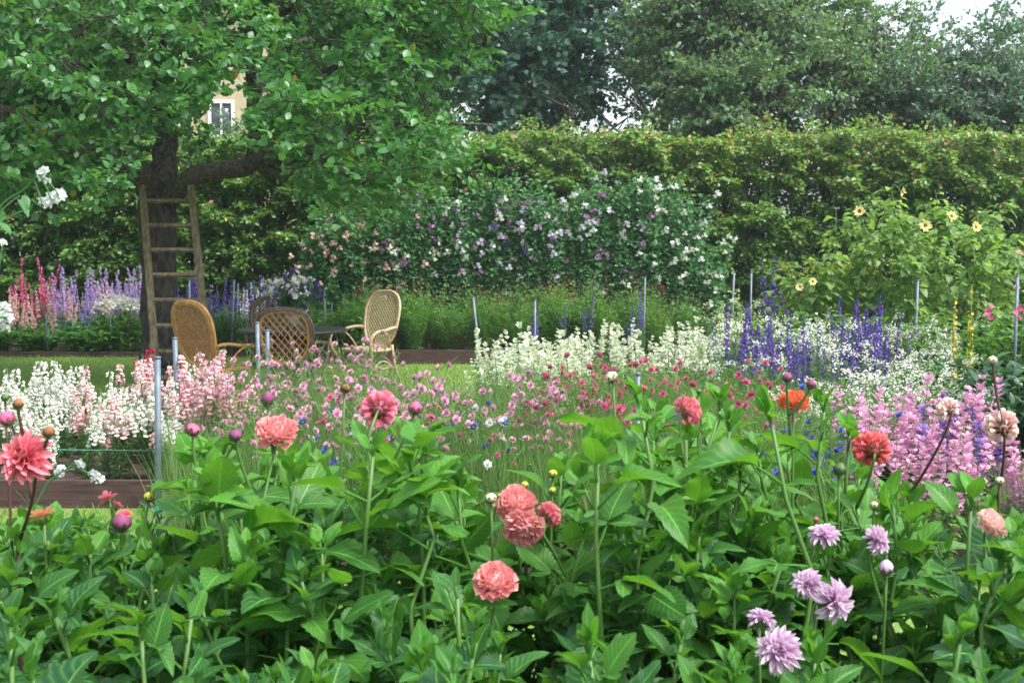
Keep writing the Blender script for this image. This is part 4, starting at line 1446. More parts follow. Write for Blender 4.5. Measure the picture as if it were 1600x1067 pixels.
def sweet_pea(label, px_, seed, cols, nf):
    r = np.random.default_rng(seed)
    x0 = gx(px_, TY)
    o = thing('sweet_pea', label, 'climbing plant', (x0, TY - .03, 0), 0, 'sweet peas on the wire trellis')
    top = at(px_, trel_top(px_), TY)[2]
    sg, P_, D_ = [], [], []
    tips = []
    for i in range(10):
        a = r.normal(0, .22)
        h = top * r.uniform(.66, 1.06)
        q = np.stack([np.linspace(0, a, 9) + r.normal(0, .03, 9), np.linspace(0, 1, 9) * r.normal(-.03, .07) + r.normal(-.03, .04, 9), np.linspace(0, h, 9)], -1)
        sg.append(tube(q, np.linspace(.004, .002, 9), 4, False))
        for j in range(110):
            t = r.uniform(.2, 1) ** .8 * 8
            k0 = min(int(t), 7)
            b = q[k0] + (q[k0 + 1] - q[k0]) * (t - k0)
            d = unit(np.array([r.normal(0, 1), r.normal(-.5, .7), r.uniform(-.3, .8)]))
            e = b + d * r.uniform(.03, .12)
            P_ += [e, e]
            sd_ = unit(np.cross(d, [0, 0, 1]))
            D_ += [d + sd_ * .6 + [0, 0, r.normal(.1, .5)], d - sd_ * .6 + [0, 0, r.normal(.1, .5)]]
            if j % 9 == 0:
                sg.append(tube(bez(b, b + d * .12, b + d * .22 + [0, 0, r.uniform(-.02, .1)], 5), [.0016, .0014, .0012, .001, .0007], 3, False))
        tips.append(q)
    m_ = len(P_)
    obj('stems', cat(sg), M['pea'], o)
    obj('foliage', inst(leaf(.07, .045, 3, 2, .45, .2, .2), P_, D_, np.array([0, -.7, .6]) + r.normal(0, .6, (m_, 3)), r.uniform(.6, 1.25, m_), r.uniform(0, .95, m_)), M['pea'], o)
    for i in range(nf):
        q = tips[r.integers(0, 10)]
        t = (1 - abs(r.normal(0, .26))) * 8
        t = min(max(t, 3.2), 7.95)
        k0 = int(t)
        b = q[k0] + (q[k0 + 1] - q[k0]) * (t - k0)
        d = np.array([r.normal(0, .10), -r.uniform(.12, .26), r.uniform(.0, .14)])
        c = cols[r.integers(0, len(cols))]
        if c not in pea_me:
            vs = []
            for vv in range(2):
                rr2 = np.random.default_rng(vv + 3)
                pts = np.array([(0, 0, .02), (.025, .01, -.015), (-.022, .0, -.03)])
                g_ = inst(PB, pts, np.stack([rr2.normal(0, .5, 3), np.full(3, 1.), rr2.normal(0, .2, 3)], -1), [(0, 0, 1)] * 3, 1.0, rr2.random(3))
                vs.append(mesh('flower', g_, [P[c]]))
            pea_me[c] = vs
        f_ = obj('flower', pea_me[c][i % 2], None, o, b + d)
        f_.rotation_euler = (r.normal(0, .3), r.normal(0, .3), r.normal(0, .6))
        s_ = r.uniform(.8, 1.3)
        f_.scale = (s_, s_, s_)
        obj('flower_stalk', tube([b, b + d * .6 + [0, 0, .02], b + d], .0016, 3, False), M['pea'], o)


for i, px_ in enumerate(np.linspace(508, 1096, 22)):
    if px_ < 590:
        cols, lab = ['pinkpale', 'pinkpale', 'salmonlark', 'cream'], 'salmon pink sweet pea at the left end of the trellis'
    elif px_ < 690:
        cols, lab = ['white', 'pinkpale', 'mauve', 'white'], 'mixed white and pink sweet pea between the salmon and the mauve ones'
    elif px_ < 880:
        cols, lab = ['mauve', 'lavwhite', 'purple', 'lavwhite', 'mauve', 'white', 'lavwhite'], 'mauve and purple sweet pea in the middle of the trellis'
    elif px_ < 1000:
        cols, lab = ['lavwhite', 'whitecool', 'whitecool', 'mauve'], 'lavender white sweet pea right of the middle of the trellis'
    else:
        cols, lab = ['white', 'white', 'whitecool'], 'white sweet pea at the right end of the trellis'
    sweet_pea(lab, px_, 800 + i, cols, 13)

# ------------------------------------------------------------------ stakes, strings, nets
def stake(label, px_, ytop, d, lean=0., back=0., r=.018, group='metal stakes in the flower beds'):
    p = at(px_, ytop, d)
    lean += random.uniform(-.02, .02)
    o = thing('metal_stake', label, 'stake', (p[0] + lean, d + back, 0), 0, group)
    obj('tube', tube([(0, 0, -.05), (-lean, -back, p[2] - .004)], r, 10), M['galv'], o)
    obj('cap', tube([(-lean * .995, -back, p[2] - .012), (-lean, -back, p[2])], r + .002, 10), M['galv'], o)
    return o


stake('nearest grey metal stake, green string tied round it, by the left board', 246, 557, 6.6, -.01)
stake('grey metal stake rising through the pink snapdragons behind the nearest stake', 273, 527, 8.4, .04)
stake('dull grey metal stake in front of the left edge of the lattice chair', 402, 503, 10.2)
stake('short pale stake just right of the dull one before the lattice chair', 418, 515, 10.6)
stake('leaning grey metal stake at the lawn edge left of the white clary', 739, 463, 15.0, .11)
stake('grey metal stake rising behind the white clary with purple flowers beside it', 836, 468, 14.2, 0, 0, .015)
stake('thin grey stake at the right end of the feathery bed', 1008, 432, 15.8, 0, 0, .012)
stake('grey metal stake topped by a bud among the nearest dahlia leaves', 997, 582, 5.0, 0, 0, .010)
stake('left grey stake of the pair before the hedge by the purple larkspurs', 1147, 425, 15.0, -.02, 0, .013)
stake('right grey stake of the pair before the hedge by the purple larkspurs', 1174, 425, 15.2, 0, 0, .013)
stake('thin grey stake right behind the small pale sunflower heads', 1262, 436, 13.6, 0, 0, .012)
stake('grey stake rising through the sunflower foliage', 1434, 437, 12.4, 0, 0, .015)
stake('dark grey stake at the right edge below the sunflowers', 1590, 430, 11.5, 0, 0, .016)
stake('grey stake among the purple larkspurs just right of the ladder', 296, 437, 17.9, -.03, 0, .015)
stake('left grey stake of the close pair behind the back of the table', 366, 437, 17.6, -.05, 0, .015)
stake('right grey stake of the close pair behind the back of the table', 372, 442, 17.8, -.04, 0, .013)
stake('thin grey stake behind the table, left one of two by the bouquet', 411, 432, 17.9, -.02, 0, .013)
stake('thin grey stake behind the table, right one of two by the bouquet', 430, 432, 18.1, 0, 0, .013)
stake('thin pale stake behind the right end of the table', 507, 455, 17.4, 0, 0, .012)


def net(label, p0, p1, d, z0, z1, dx=.12, dz=.1, lean=.0):
    x0, x1 = gx(p0, d), gx(p1, d)
    o = thing('garden_net', label, 'net', (x0, d, 0))
    L = x1 - x0
    gs = [tube([(0, lean * (z - z0), z), (L * .5, lean * (z - z0), z - .03), (L, lean * (z - z0), z)], .003, 4, False) for z in np.arange(z0, z1 + .01, dz)]
    gs += [tube([(x, 0, z0), (x + .03, lean * (z1 - z0), z1)], .0025, 4, False) for x in np.arange(0, L, dx)]
    obj('mesh', cat(gs), M['net'], o)
    for x in (0, L):
        obj('peg', tube([(x, .01, -.03), (x, .01, z1 + .05)], .008, 6), M['galv'], o)


net('slanting green string net in front of the lilac larkspurs', 75, 175, 17.7, .30, .62, .12, .08, .5)
net('green string net behind the table under the purple larkspurs', 395, 520, 17.5, .55, .75, .14, .08)
st_ = thing('green_string', 'green string tied to the nearest grey stake and running right', 'string', (gx(246, 6.58), 6.58, 0))
obj('cord', cat([tube(bez((0, -.02, .16), (.6, 0, .13), (1.6, .1, .18), 12), .003, 4, False), tube(bez((0, -.02, .14), (.6, 0, .10), (1.6, .1, .15), 12), .003, 4, False)]), M['net'], st_)
kn = [tube([(cos(a) * .022, -.0 + sin(a) * .022, .15 + .008 * sin(3 * a + k)) for a in np.linspace(0, 6.283, 14)], .003, 4, False) for k in range(6)]
kn += [tube(bez((0, -.022, .15), rng.normal(0, .03, 3) + [0, -.04, .15], rng.normal(0, .05, 3) + [0, -.03, .14], 5), .0025, 3, False) for k in range(8)]
obj('knot', cat(kn), M['net'], st_)
sl_ = thing('green_string', 'thin green string stretched through the white snapdragons', 'string', (gx(-20, 7.5), 7.5, 0))
obj('cord', tube([(0, 0, .33), (1.2, .01, .315), (gx(250, 7.5) - gx(-20, 7.5), 0, .33)], .0025, 4, False), M['net'], sl_)


# ------------------------------------------------------------------ wicker chairs
def chair(label, loc, rz, frame, weave, sp=.03, sr=.004, Hb=.66, wide=.27, arch=False, seatmat=None):
    """front along local +Y"""
    o = thing('wicker_chair', label, 'chair', loc, rz, 'wicker chairs round the garden table')
    zs = .42

    def bk(u, v):
        return np.array([u, -.23 - v * .24 + .25 * u * u, zs + .02 + v])
    th = np.linspace(-pi / 2, 1.5 * pi, 49)
    ol = []
    for t in th:
        y = Hb / 2 + Hb / 2 * np.sign(sin(t)) * abs(sin(t)) ** .8
        x = wide * np.sign(cos(t)) * abs(cos(t)) ** .72 * (1 + .10 * (y / Hb - .5) * 2)
        ol.append((x, y))
    ol = np.array(ol)
    rim = np.array([bk(*q) for q in ol])
    gs = [tube(rim, .019, 8, False)]
    ins = [(x * .86, Hb / 2 + (y - Hb / 2) * .90) for x, y in ol]
    rin = np.array([bk(*q) for q in ins])
    obj('back_rim', tube(rin + [0, -.004, 0], .015, 7, False), M['cane'] if frame is M['dark_cane'] and sp > .05 else frame, o)
    mid = [(x * .93, Hb / 2 + (y - Hb / 2) * .95) for x, y in ol]
    gs.append(tube(np.array([bk(*q) for q in mid]) + [0, -.008, 0], .016, 7, False))
    obj('back_frame', cat(gs), frame, o)
    poly = np.array(ins)
    ws = []
    for sgn in (1, -1):
        for c in np.arange(-1.2, 1.4, sp * 1.414):
            t = np.linspace(-1, 1, 160)
            u, v = t, c + sgn * t * 1.25
            okk = inpoly(u, v, poly)
            idx = np.where(okk)[0]
            if len(idx) > 2:
                i0, i1 = idx[0], idx[-1]
                pts = [bk(u[i0] + (u[i1] - u[i0]) * f, v[i0] + (v[i1] - v[i0]) * f) + np.array([0, .002 * sgn, 0]) for f in np.linspace(0, 1, 6)]
                ws.append(tube(pts, sr, 4, False))
    obj('back_weave', cat(ws), weave, o)
    # seat: rim ring, woven pad
    sa = np.linspace(0, 2 * pi, 33)
    sr_ = np.stack([.255 * np.sign(np.cos(sa)) * np.abs(np.cos(sa)) ** .6, .01 + .235 * np.sign(np.sin(sa)) * np.abs(np.sin(sa)) ** .6, np.full(33, zs)], -1)
    obj('seat_frame', tube(sr_, .019, 8, False), frame, o)
    rr = np.linspace(0, 1, 7)[:, None, None]
    pad = np.concatenate([(sr_[None] - [0, .01, zs]) * rr * .97 + [0, .01, zs + .0]], 0)
    pad[..., 2] = zs + .012 - .02 * (1 - rr[..., 0] ** 2) + .004 * np.sin(pad[..., 0] * 130) * np.sin(pad[..., 1] * 130)
    obj('seat', grid(pad.reshape(-1, 3), 6, 32), seatmat or weave, o)
    for s in (-1, 1):
        obj('leg', tube(bez((s * .235, .19, zs), (s * .235, .22, .2), (s * .25, .27, 0), 8), np.linspace(.019, .015, 8), 8), frame, o)
        obj('leg', tube(bez((s * .22, -.21, zs + .05), (s * .22, -.24, .2), (s * .25, -.33, 0), 8), np.linspace(.019, .015, 8), 8), frame, o)
        p1 = bk(s * wide * 1.0, .22)
        arm = np.concatenate([bez(p1, p1 + [s * .04, .06, .04], (s * .31, .02, zs + .235), 7), bez((s * .31, .06, zs + .235), (s * .32, .31, zs + .245), (s * .30, .30, zs + .08), 8), bez((s * .295, .29, zs + .05), (s * .28, .26, zs - .03), (s * .245, .215, zs - .10), 5)])
        obj('arm', tube(arm, .018, 8), frame, o)
        # curled braces under the arm and under the seat
        br = [tube(bez((s * .25, -.12, zs + .02), (s * .33, -.06, zs + .2), (s * .31, .10, zs + .225), 8), .010, 6),
              tube(bez((s * .245, -.22, .16), (s * .245, 0, .42), (s * .245, .22, .16), 10), .010, 6),
              tube([(s * .245, -.25, .2), (s * .24, .22, .2)], .011, 6)]
        obj('brace', cat(br), frame, o)
    obj('stretcher', cat([tube([(-.235, .225, .2), (.235, .225, .2)], .011, 6), tube(bez((-.23, .21, .22), (0, .21, .46), (.23, .21, .22), 10), .010, 6),
                          tube(bez((-.23, -.25, .20), (0, -.2, .46), (.23, -.25, .20), 10), .010, 6)]), frame, o)
    return o


chair('golden brown wicker chair with dense weave seen from behind beside the ladder', (gx(341, 11.8), 11.8, 0), R(-33), M['cane'], M['rust_weave'], .026, .0062)
chair('dark brown wicker chair with open diamond lattice back turned to the camera', (gx(448, 11.7), 12.0, 0), R(-3), M['dark_cane'], M['cane'], .062, .0065, .58, .28)
chair('pale cane chair with fine diamond back facing the table from the right', (gx(573, 14.0), 14.0, 0), R(148), M['pale_cane'], M['pale_weave'],   .034, .0065, .66, .25)
chair('dark wicker chair behind the table, only its arched back showing', (gx(428, 14.3), 14.3, 0), R(190), M['dark_cane'], M['dark_cane'], .034, .006, .58, .27)
# golden rim inside the dark lattice chair's back comes from its own weave frame
tb = thing('garden_table', 'round black wooden garden table between the wicker chairs', 'table', (gx(458, 13.0), 13.0, 0))
obj('tabletop', lathe([(.001, .735), (.58, .735), (.605, .725), (.605, .705), (.59, .695), (.001, .695)], 40), M['table'], tb)
for a in (45, 135, 225, 315):
    ca, sa_ = cos(R(a)), sin(R(a))
    obj('leg', tube(bez((ca * .38, sa_ * .38, .70), (ca * .28, sa_ * .28, .35), (ca * .45, sa_ * .45, 0), 8), np.linspace(.026, .02, 8), 8), M['table'], tb)
obj('apron', lathe([(.42, .69), (.42, .63), (.40, .63), (.40, .69)], 32), M['table'], tb)
# bouquet on the table
bq = thing('bouquet', 'loose bouquet of white and purple flowers standing on the black table', 'bouquet', (gx(458, 13.1), 13.1, .736))
obj('vase', lathe([(.001, 0), (.055, 0), (.075, .04), (.08, .10), (.055, .16), (.06, .19), (.052, .19), (.048, .16), (.001, .15)], 18), M['vase'], bq)
r = np.random.default_rng(77)
sg, lvp, lvd = [], [], []
ends = []
for i in range(34):
    a = r.uniform(0, 6.28)
    l = .36 * math.sqrt(r.random())
    e = np.array([cos(a) * l * 1.05, sin(a) * l * .8, .28 + .34 * r.random() * (1 - (l / .5) ** 2) + .04])
    q = bez((0, 0, .16), (cos(a) * l * .3, sin(a) * l * .3, e[2] * .7), e, 5)
    sg.append(tube(q, .0022, 4, False))
    ends.append(e)
    for j in range(9):
        lvp.append(q[r.integers(1, 5)])
        lvd.append(unit(r.normal(0, 1, 3) + [0, -.2, .2]))
sg.append(inst(leaf(.10, .04, 3, 2, .45, .25, .3), lvp, lvd, [(0, 0, 1)] * len(lvp), r.uniform(.5, 1.1, len(lvp)), r.uniform(0, .9, len(lvp))))
obj('foliage', cat(sg), M['snapleaf'], bq)
for i, e in enumerate(ends):
    c = ['white', 'purple', 'purple', 'lavwhite', 'purple', 'white'][i % 6]
    n = 16
    o_ = obj('flower', inst(floret5(.022 if i % 6 else .042, 6, .3), r.normal(0, .022, (n, 3)), rnd_dirs(n, -.1, 1, r) + [0, -.5, 0], [(0, 0, 1)] * n, r.uniform(.6, 1, n), r.random(n)), P[c], bq, e)

# ------------------------------------------------------------------ dahlias
def bloom_geo(kind, dia, seed):
    """bloom with its axis along +Z, centre at the origin"""
    r = np.random.default_rng(seed)
    Rr = dia / 2
    gs = []
    if kind == 'ball':
        n, L, W = 82, Rr * .56, Rr * .50
        pt = leaf(L, W, 4, 4, .66, -.1, -.30, tipw=.45, cup=2.2)
        i = np.arange(n)
        cz = 1 - 1.72 * (i + .5) / n
        a = i * 2.39996
        q = np.sqrt(1 - cz ** 2)
        dirs = np.stack([q * np.cos(a), q * np.sin(a), cz], -1)
        gs.append(inst(pt, dirs * Rr * .55 * [1, 1, .78], dirs + [0, 0, .10] + r.normal(0, .13, (n, 3)), np.array([0, 0, 1.]) + dirs * .0 + np.stack([-dirs[:, 0], -dirs[:, 1], np.full(n, .35)], -1) * .4,
                       (.55 + .5 * (1 - np.clip(cz, 0, 1) ** 1.5)) * r.uniform(.8, 1.2, n), r.uniform(0, 1, n)))
        gs.append(inst(ball(Rr * .56, 10, 8), [(0, 0, 0)], [(0, 1, 0)], [(0, 0, 1)], 1, .9))
    elif kind in ('deco', 'cactus'):
        rings = [(7, 1.25, .55), (10, .85, .72), (12, .5, .86), (14, .2, .97), (14, -.12, 1.0), (11, -.5, .92)]
        for k, (n, el, l) in enumerate(rings):
            L = Rr * l
            pt = leaf(L, Rr * (.34 if kind == 'deco' else .23), 6, 4, .55, .35, -.10 if el > .1 else .16, tipw=.8 if kind == 'deco' else .7, cup=1.5 if kind == 'deco' else 2.5)
            a = np.arange(n) * 2 * pi / n + k * .31 + r.normal(0, .1, n)
            e = el + r.normal(0, .12, n)
            d = np.stack([np.cos(a) * np.cos(e), np.sin(a) * np.cos(e), np.sin(e)], -1)
            N_ = np.stack([-np.cos(a) * np.sin(e), -np.sin(a) * np.sin(e), np.cos(e)], -1)
            gs.append(inst(pt, d * Rr * .05, d, N_, r.uniform(.85, 1.08, n), r.uniform(0, 1, n)))
    elif kind == 'single':
        n = 9
        pt = leaf(Rr * 1.0, Rr * .55, 5, 4, .6, .15, .12, tipw=.6)
        for ring, m_ in ((0, 8), (1, 5)):
            a = np.arange(m_) * 2 * pi / m_ + r.normal(0, .12, m_) + ring
            el = .12 + ring * .5 + r.normal(0, .15, m_)
            gs.append(inst(pt, np.zeros((m_, 3)), np.stack([np.cos(a), np.sin(a), el], -1), [(0, 0, 1)] * m_, r.uniform(.75, 1.05, m_), r.random(m_)))
    return cat(gs)


def calyx_geo(dia, dark=False):
    Rr = dia / 2
    br = leaf(Rr * .55, Rr * .22, 3, 2, .45, .2, .3)
    n = 8
    a = np.arange(n) * 2 * pi / n
    z = -Rr * .50
    return cat([lathe([(.001, z - Rr * .12), (Rr * .16, z - Rr * .08), (Rr * .30, z + Rr * .12), (Rr * .26, z + Rr * .25)], 10),
                inst(br, np.stack([np.cos(a) * Rr * .15, np.sin(a) * Rr * .15, np.full(n, z)], -1), np.stack([np.cos(a), np.sin(a), np.full(n, .15)], -1), [(0, 0, -1)] * n)])


def bud_geo(dia, lon=1.0):
    Rr = dia / 2
    k_, n = 9, 28
    t = np.linspace(0, 1, k_)
    pr = [(max(.001, Rr * (sin(pi * min(1, .12 + .88 * q)) ** .75 if q < 1 else .05)), Rr * (-.7 + 1.9 * q * lon)) for q in t]
    body = lathe(pr, n)
    an = np.arctan2(body.v[:, 1], body.v[:, 0])
    hh = (body.v[:, 2] - body.v[:, 2].min()) / np.ptp(body.v[:, 2])
    body.v[:, :2] *= (1 + .13 * np.abs(np.sin(an * 4 + hh * 2.6)) - .06)[:, None]
    body.uv = np.stack([an / 6.28 * 4, hh], -1)
    sp_ = leaf(Rr * 1.25, Rr * .75, 4, 2, .4, -.25, -.35)
    n = 7
    a = np.arange(n) * 2 * pi / n
    k = cat([inst(sp_, np.stack([np.cos(a) * Rr * .55, np.sin(a) * Rr * .55, np.full(n, -Rr * .62)], -1), np.stack([np.cos(a) * .75, np.sin(a) * .75, np.full(n, .8)], -1), np.stack([-np.cos(a), -np.sin(a), np.full(n, .8)], -1), 1, .4),
             inst(sp_, np.stack([np.cos(a + .4) * Rr * .4, np.sin(a + .4) * Rr * .4, np.full(n, -Rr * .7)], -1), np.stack([np.cos(a + .4), np.sin(a + .4), np.full(n, -.25)], -1), [(0, 0, 1)] * n, .8, .2),
             tube([(0, 0, -Rr * .95), (0, 0, -Rr * .75), (0, 0, -Rr * .5)], [Rr * .25, Rr * .5, Rr * .72], 10)])
    return body, k


LEAFLETS = [leaf(1, .60, 18, 6, .40, f, dr, .07, .95, 0., wv) for f, dr, wv in ((.22, .22, .03), (.35, .34, .04), (.12, .14, .05), (.28, .48, .03), (.18, -.04, .04), (.5, .55, .07), (.05, .3, .09))]


CLEAR = []          # (bloom centre, radius): leaves do not grow right in front of an open bloom


def blocked(c, rad):
    eye = np.array([0, 0, EYE])
    for b, rb in CLEAR:
        v = eye - b
        t = np.clip(np.dot(c - b, v) / np.dot(v, v), 0, .55)
        if np.linalg.norm(b + v * t - c) < rb * (1 - t) + rad:
            return True
    return False


OFF = np.zeros(3)
SHADE_TONE = [-.12]         # painted shade: leaf colour offset, darker for the lower and nearer rows


def clip_stem(q):
    for k in range(2, len(q)):
        if blocked(q[k] + OFF, .035):
            return q[:max(k - 1, 4)]
    return q


def compound(r, P0, d, L, age):
    """one pinnate dahlia leaf; returns list of geometry. d: unit direction, L: terminal leaflet length, age 0 young .. 1 old"""
    out = []
    side = unit(np.cross(d, [0, 0, 1.]))
    pet = L * r.uniform(.35, .65)
    droop = np.array([0, 0, -.25 - .25 * age])
    e = P0 + d * pet
    if blocked(e + d * L * .4 + droop * L * .2 + OFF, L * .56):
        return []
    L = L * r.choice([.72, .9, 1.0, 1.0, 1.15])
    npair = 0 if L < .06 else (1 if r.random() < .55 else (2 if r.random() < .3 else 0))
    rach = bez(P0, P0 + d * pet * .6, e + droop * pet * .15, 4)
    out.append(tube(rach, [.0034, .003, .0026, .002], 5, False, r=.7))
    tone = np.clip(r.normal(.85 - .75 * age, .17) + SHADE_TONE[0], 0, 1)
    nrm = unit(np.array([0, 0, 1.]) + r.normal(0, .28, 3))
    dd = unit(d + droop * .6 + r.normal(0, .1, 3))
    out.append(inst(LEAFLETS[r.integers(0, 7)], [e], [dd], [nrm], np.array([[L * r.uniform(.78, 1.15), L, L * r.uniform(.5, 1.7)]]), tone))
    for k in range(npair):
        f = .95 - .42 * k
        b = P0 + (e - P0) * f
        for s in (-1, 1):
            ld_ = unit(d * .55 + side * s * .8 + droop * .5 + r.normal(0, .12, 3))
            l2 = L * r.uniform(.5, .8) * (1 - .2 * k)
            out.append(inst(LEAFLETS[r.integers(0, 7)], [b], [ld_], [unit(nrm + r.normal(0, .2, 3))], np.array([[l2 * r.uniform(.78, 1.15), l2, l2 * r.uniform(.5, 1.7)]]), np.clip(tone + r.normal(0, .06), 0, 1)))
    return out


def shoot(r, q, rad, L0, node=.085, start=.3, young=1.0):
    """leaf pairs along a stem polyline q"""
    out = []
    seg = np.linalg.norm(np.diff(q, axis=0), axis=1)
    tot = seg.sum()
    cum = np.concatenate([[0], np.cumsum(seg)])
    s = tot * start
    k = r.integers(0, 2)
    a0 = r.uniform(0, pi)
    while s < tot:
        b = np.array([np.interp(s, cum, q[:, i]) for i in range(3)])
        f = 1 - s / tot                       # 0 at tip
        dist = tot - s
        age = np.clip(dist / .55, 0, 1)
        L = L0 * np.clip(.35 + dist / .20, .35, 1) * r.uniform(.85, 1.12)
        el = 1.25 - 1.15 * np.clip(dist / .32, 0, 1) + r.normal(0, .14)
        for sg_ in (0, pi):
            a = a0 + k * pi / 2 + sg_ + r.normal(0, .2)
            d = np.array([cos(a) * cos(el), sin(a) * cos(el), sin(el)])
            out += compound(r, b + d * rad * .5, d, L, age)
        k += 1
        s += node * (.45 + .6 * np.clip(dist / .25, 0, 1)) * r.uniform(.85, 1.15)
    for i in range(3):                        # growing tip
        a = r.uniform(0, 6.28)
        out += compound(r, q[-1], unit(np.array([cos(a) * .4, sin(a) * .4, 1])), L0 * .35, 0)
    return out


def dahlia(label, x, y, H, seed, blooms=(), buds=(), L0=.118, group='dahlia plants in the nearest bed', nside=3, stemmat=None, leafless=False):
    """blooms: (px,py,depth,diameter,kind,colour,axis); buds: (px,py,depth,dia,colour,long,axis)"""
    r = np.random.default_rng(seed)
    o = thing('dahlia', label, 'dahlia', (x, y, 0), 0, group)
    O = np.array([x, y, 0.])
    OFF[:] = O
    q, _ = wob(H, seed, .05, 9)
    q = clip_stem(q)
    rad = np.linspace(.009, .004, len(q))
    sg = [tube(q, rad, 8)]
    lv = shoot(r, q, .01, L0, start=.35)
    stems = [q]
    for i in range(nside):
        k0 = r.integers(1, max(2, len(q) - 2))
        a = r.uniform(0, 6.28)
        l = r.uniform(.10, .22)
        h = min(H * .93, q[k0][2] + r.uniform(.25, .5) * H)
        e = q[k0] + np.array([cos(a) * l, sin(a) * l, 0])
        e[2] = h
        qs = bez(q[k0], (q[k0] + e) / 2 + [cos(a) * .06, sin(a) * .06, -.02], e, 7)
        qs = clip_stem(qs)
        if len(qs) < 3:
            continue
        sg.append(tube(qs, np.linspace(.0058, .003, len(qs)), 7))
        lv += shoot(r, qs, .006, L0 * .88, start=.25)
        stems.append(qs)
    sm = stemmat or M['dahlia_stem']
    obj('foliage', cat(lv), M['dahlia'], o)

    def peduncle(p, axis, rad):
        ok_ = [t for qq in stems for t in qq[2:] if t[2] < p[2] - .06]
        b = min(ok_ or [q[3]], key=lambda t: np.linalg.norm((t - p) * [1, 1, .35]))
        if np.linalg.norm((b - p)[:2]) > max(.07, .8 * (p[2] - b[2])):
            b = q[2]
            c_ = np.array([p[0] * .9 + b[0] * .1, p[1] * .9 + b[1] * .1, b[2] * .55 + p[2] * .45])
            cv = bez(b, c_, p, 11)
            sg.append(tube(cv, np.linspace(.0046, .003, 11), 7))
            stems.append(cv[:-1])
            return
        ax = unit(np.array(axis, float))
        cv = bez(b, (b * .35 + p * .65) * [1, 1, 0] + [0, 0, b[2] * .3 + p[2] * .7] - ax * .03, p, 9)
        sg.append(tube(cv, np.linspace(.0044, .003, 9), 7))
        stems.append(cv[:-1])

    def orient(ob, axis):
        ob.rotation_euler = Vector(axis).to_track_quat('Z', 'Y').to_euler()
    for (px_, py_, d_, dia, kind, colr, axis) in blooms:
        c = at(px_, py_, d_) - O
        ax = unit(np.array(axis, float))
        f_ = obj('bloom', bloom_geo(kind, dia, seed + int(px_)), P[colr], o, c)
        orient(f_, axis)
        obj('calyx', calyx_geo(dia), M['calyx_dark'] if stemmat is not None or axis[1] > .9 else M['calyx'], f_)
        peduncle(c - ax * dia * .28, axis, dia)
    for (px_, py_, d_, dia, colr, lon, axis) in buds:
        c = at(px_, py_, d_) - O
        ax = unit(np.array(axis, float))
        body, k = bud_geo(dia, lon)
        f_ = obj('bud', body, P[colr] if colr in P else M[colr], o, c)
        orient(f_, axis)
        obj('sepals', k, M['calyx'], f_)
        peduncle(c - ax * dia * .3, axis, dia)
    obj('stem', cat(sg), sm, o)
    return o


def hz(py, d):
    return at(800, py, d)[2]


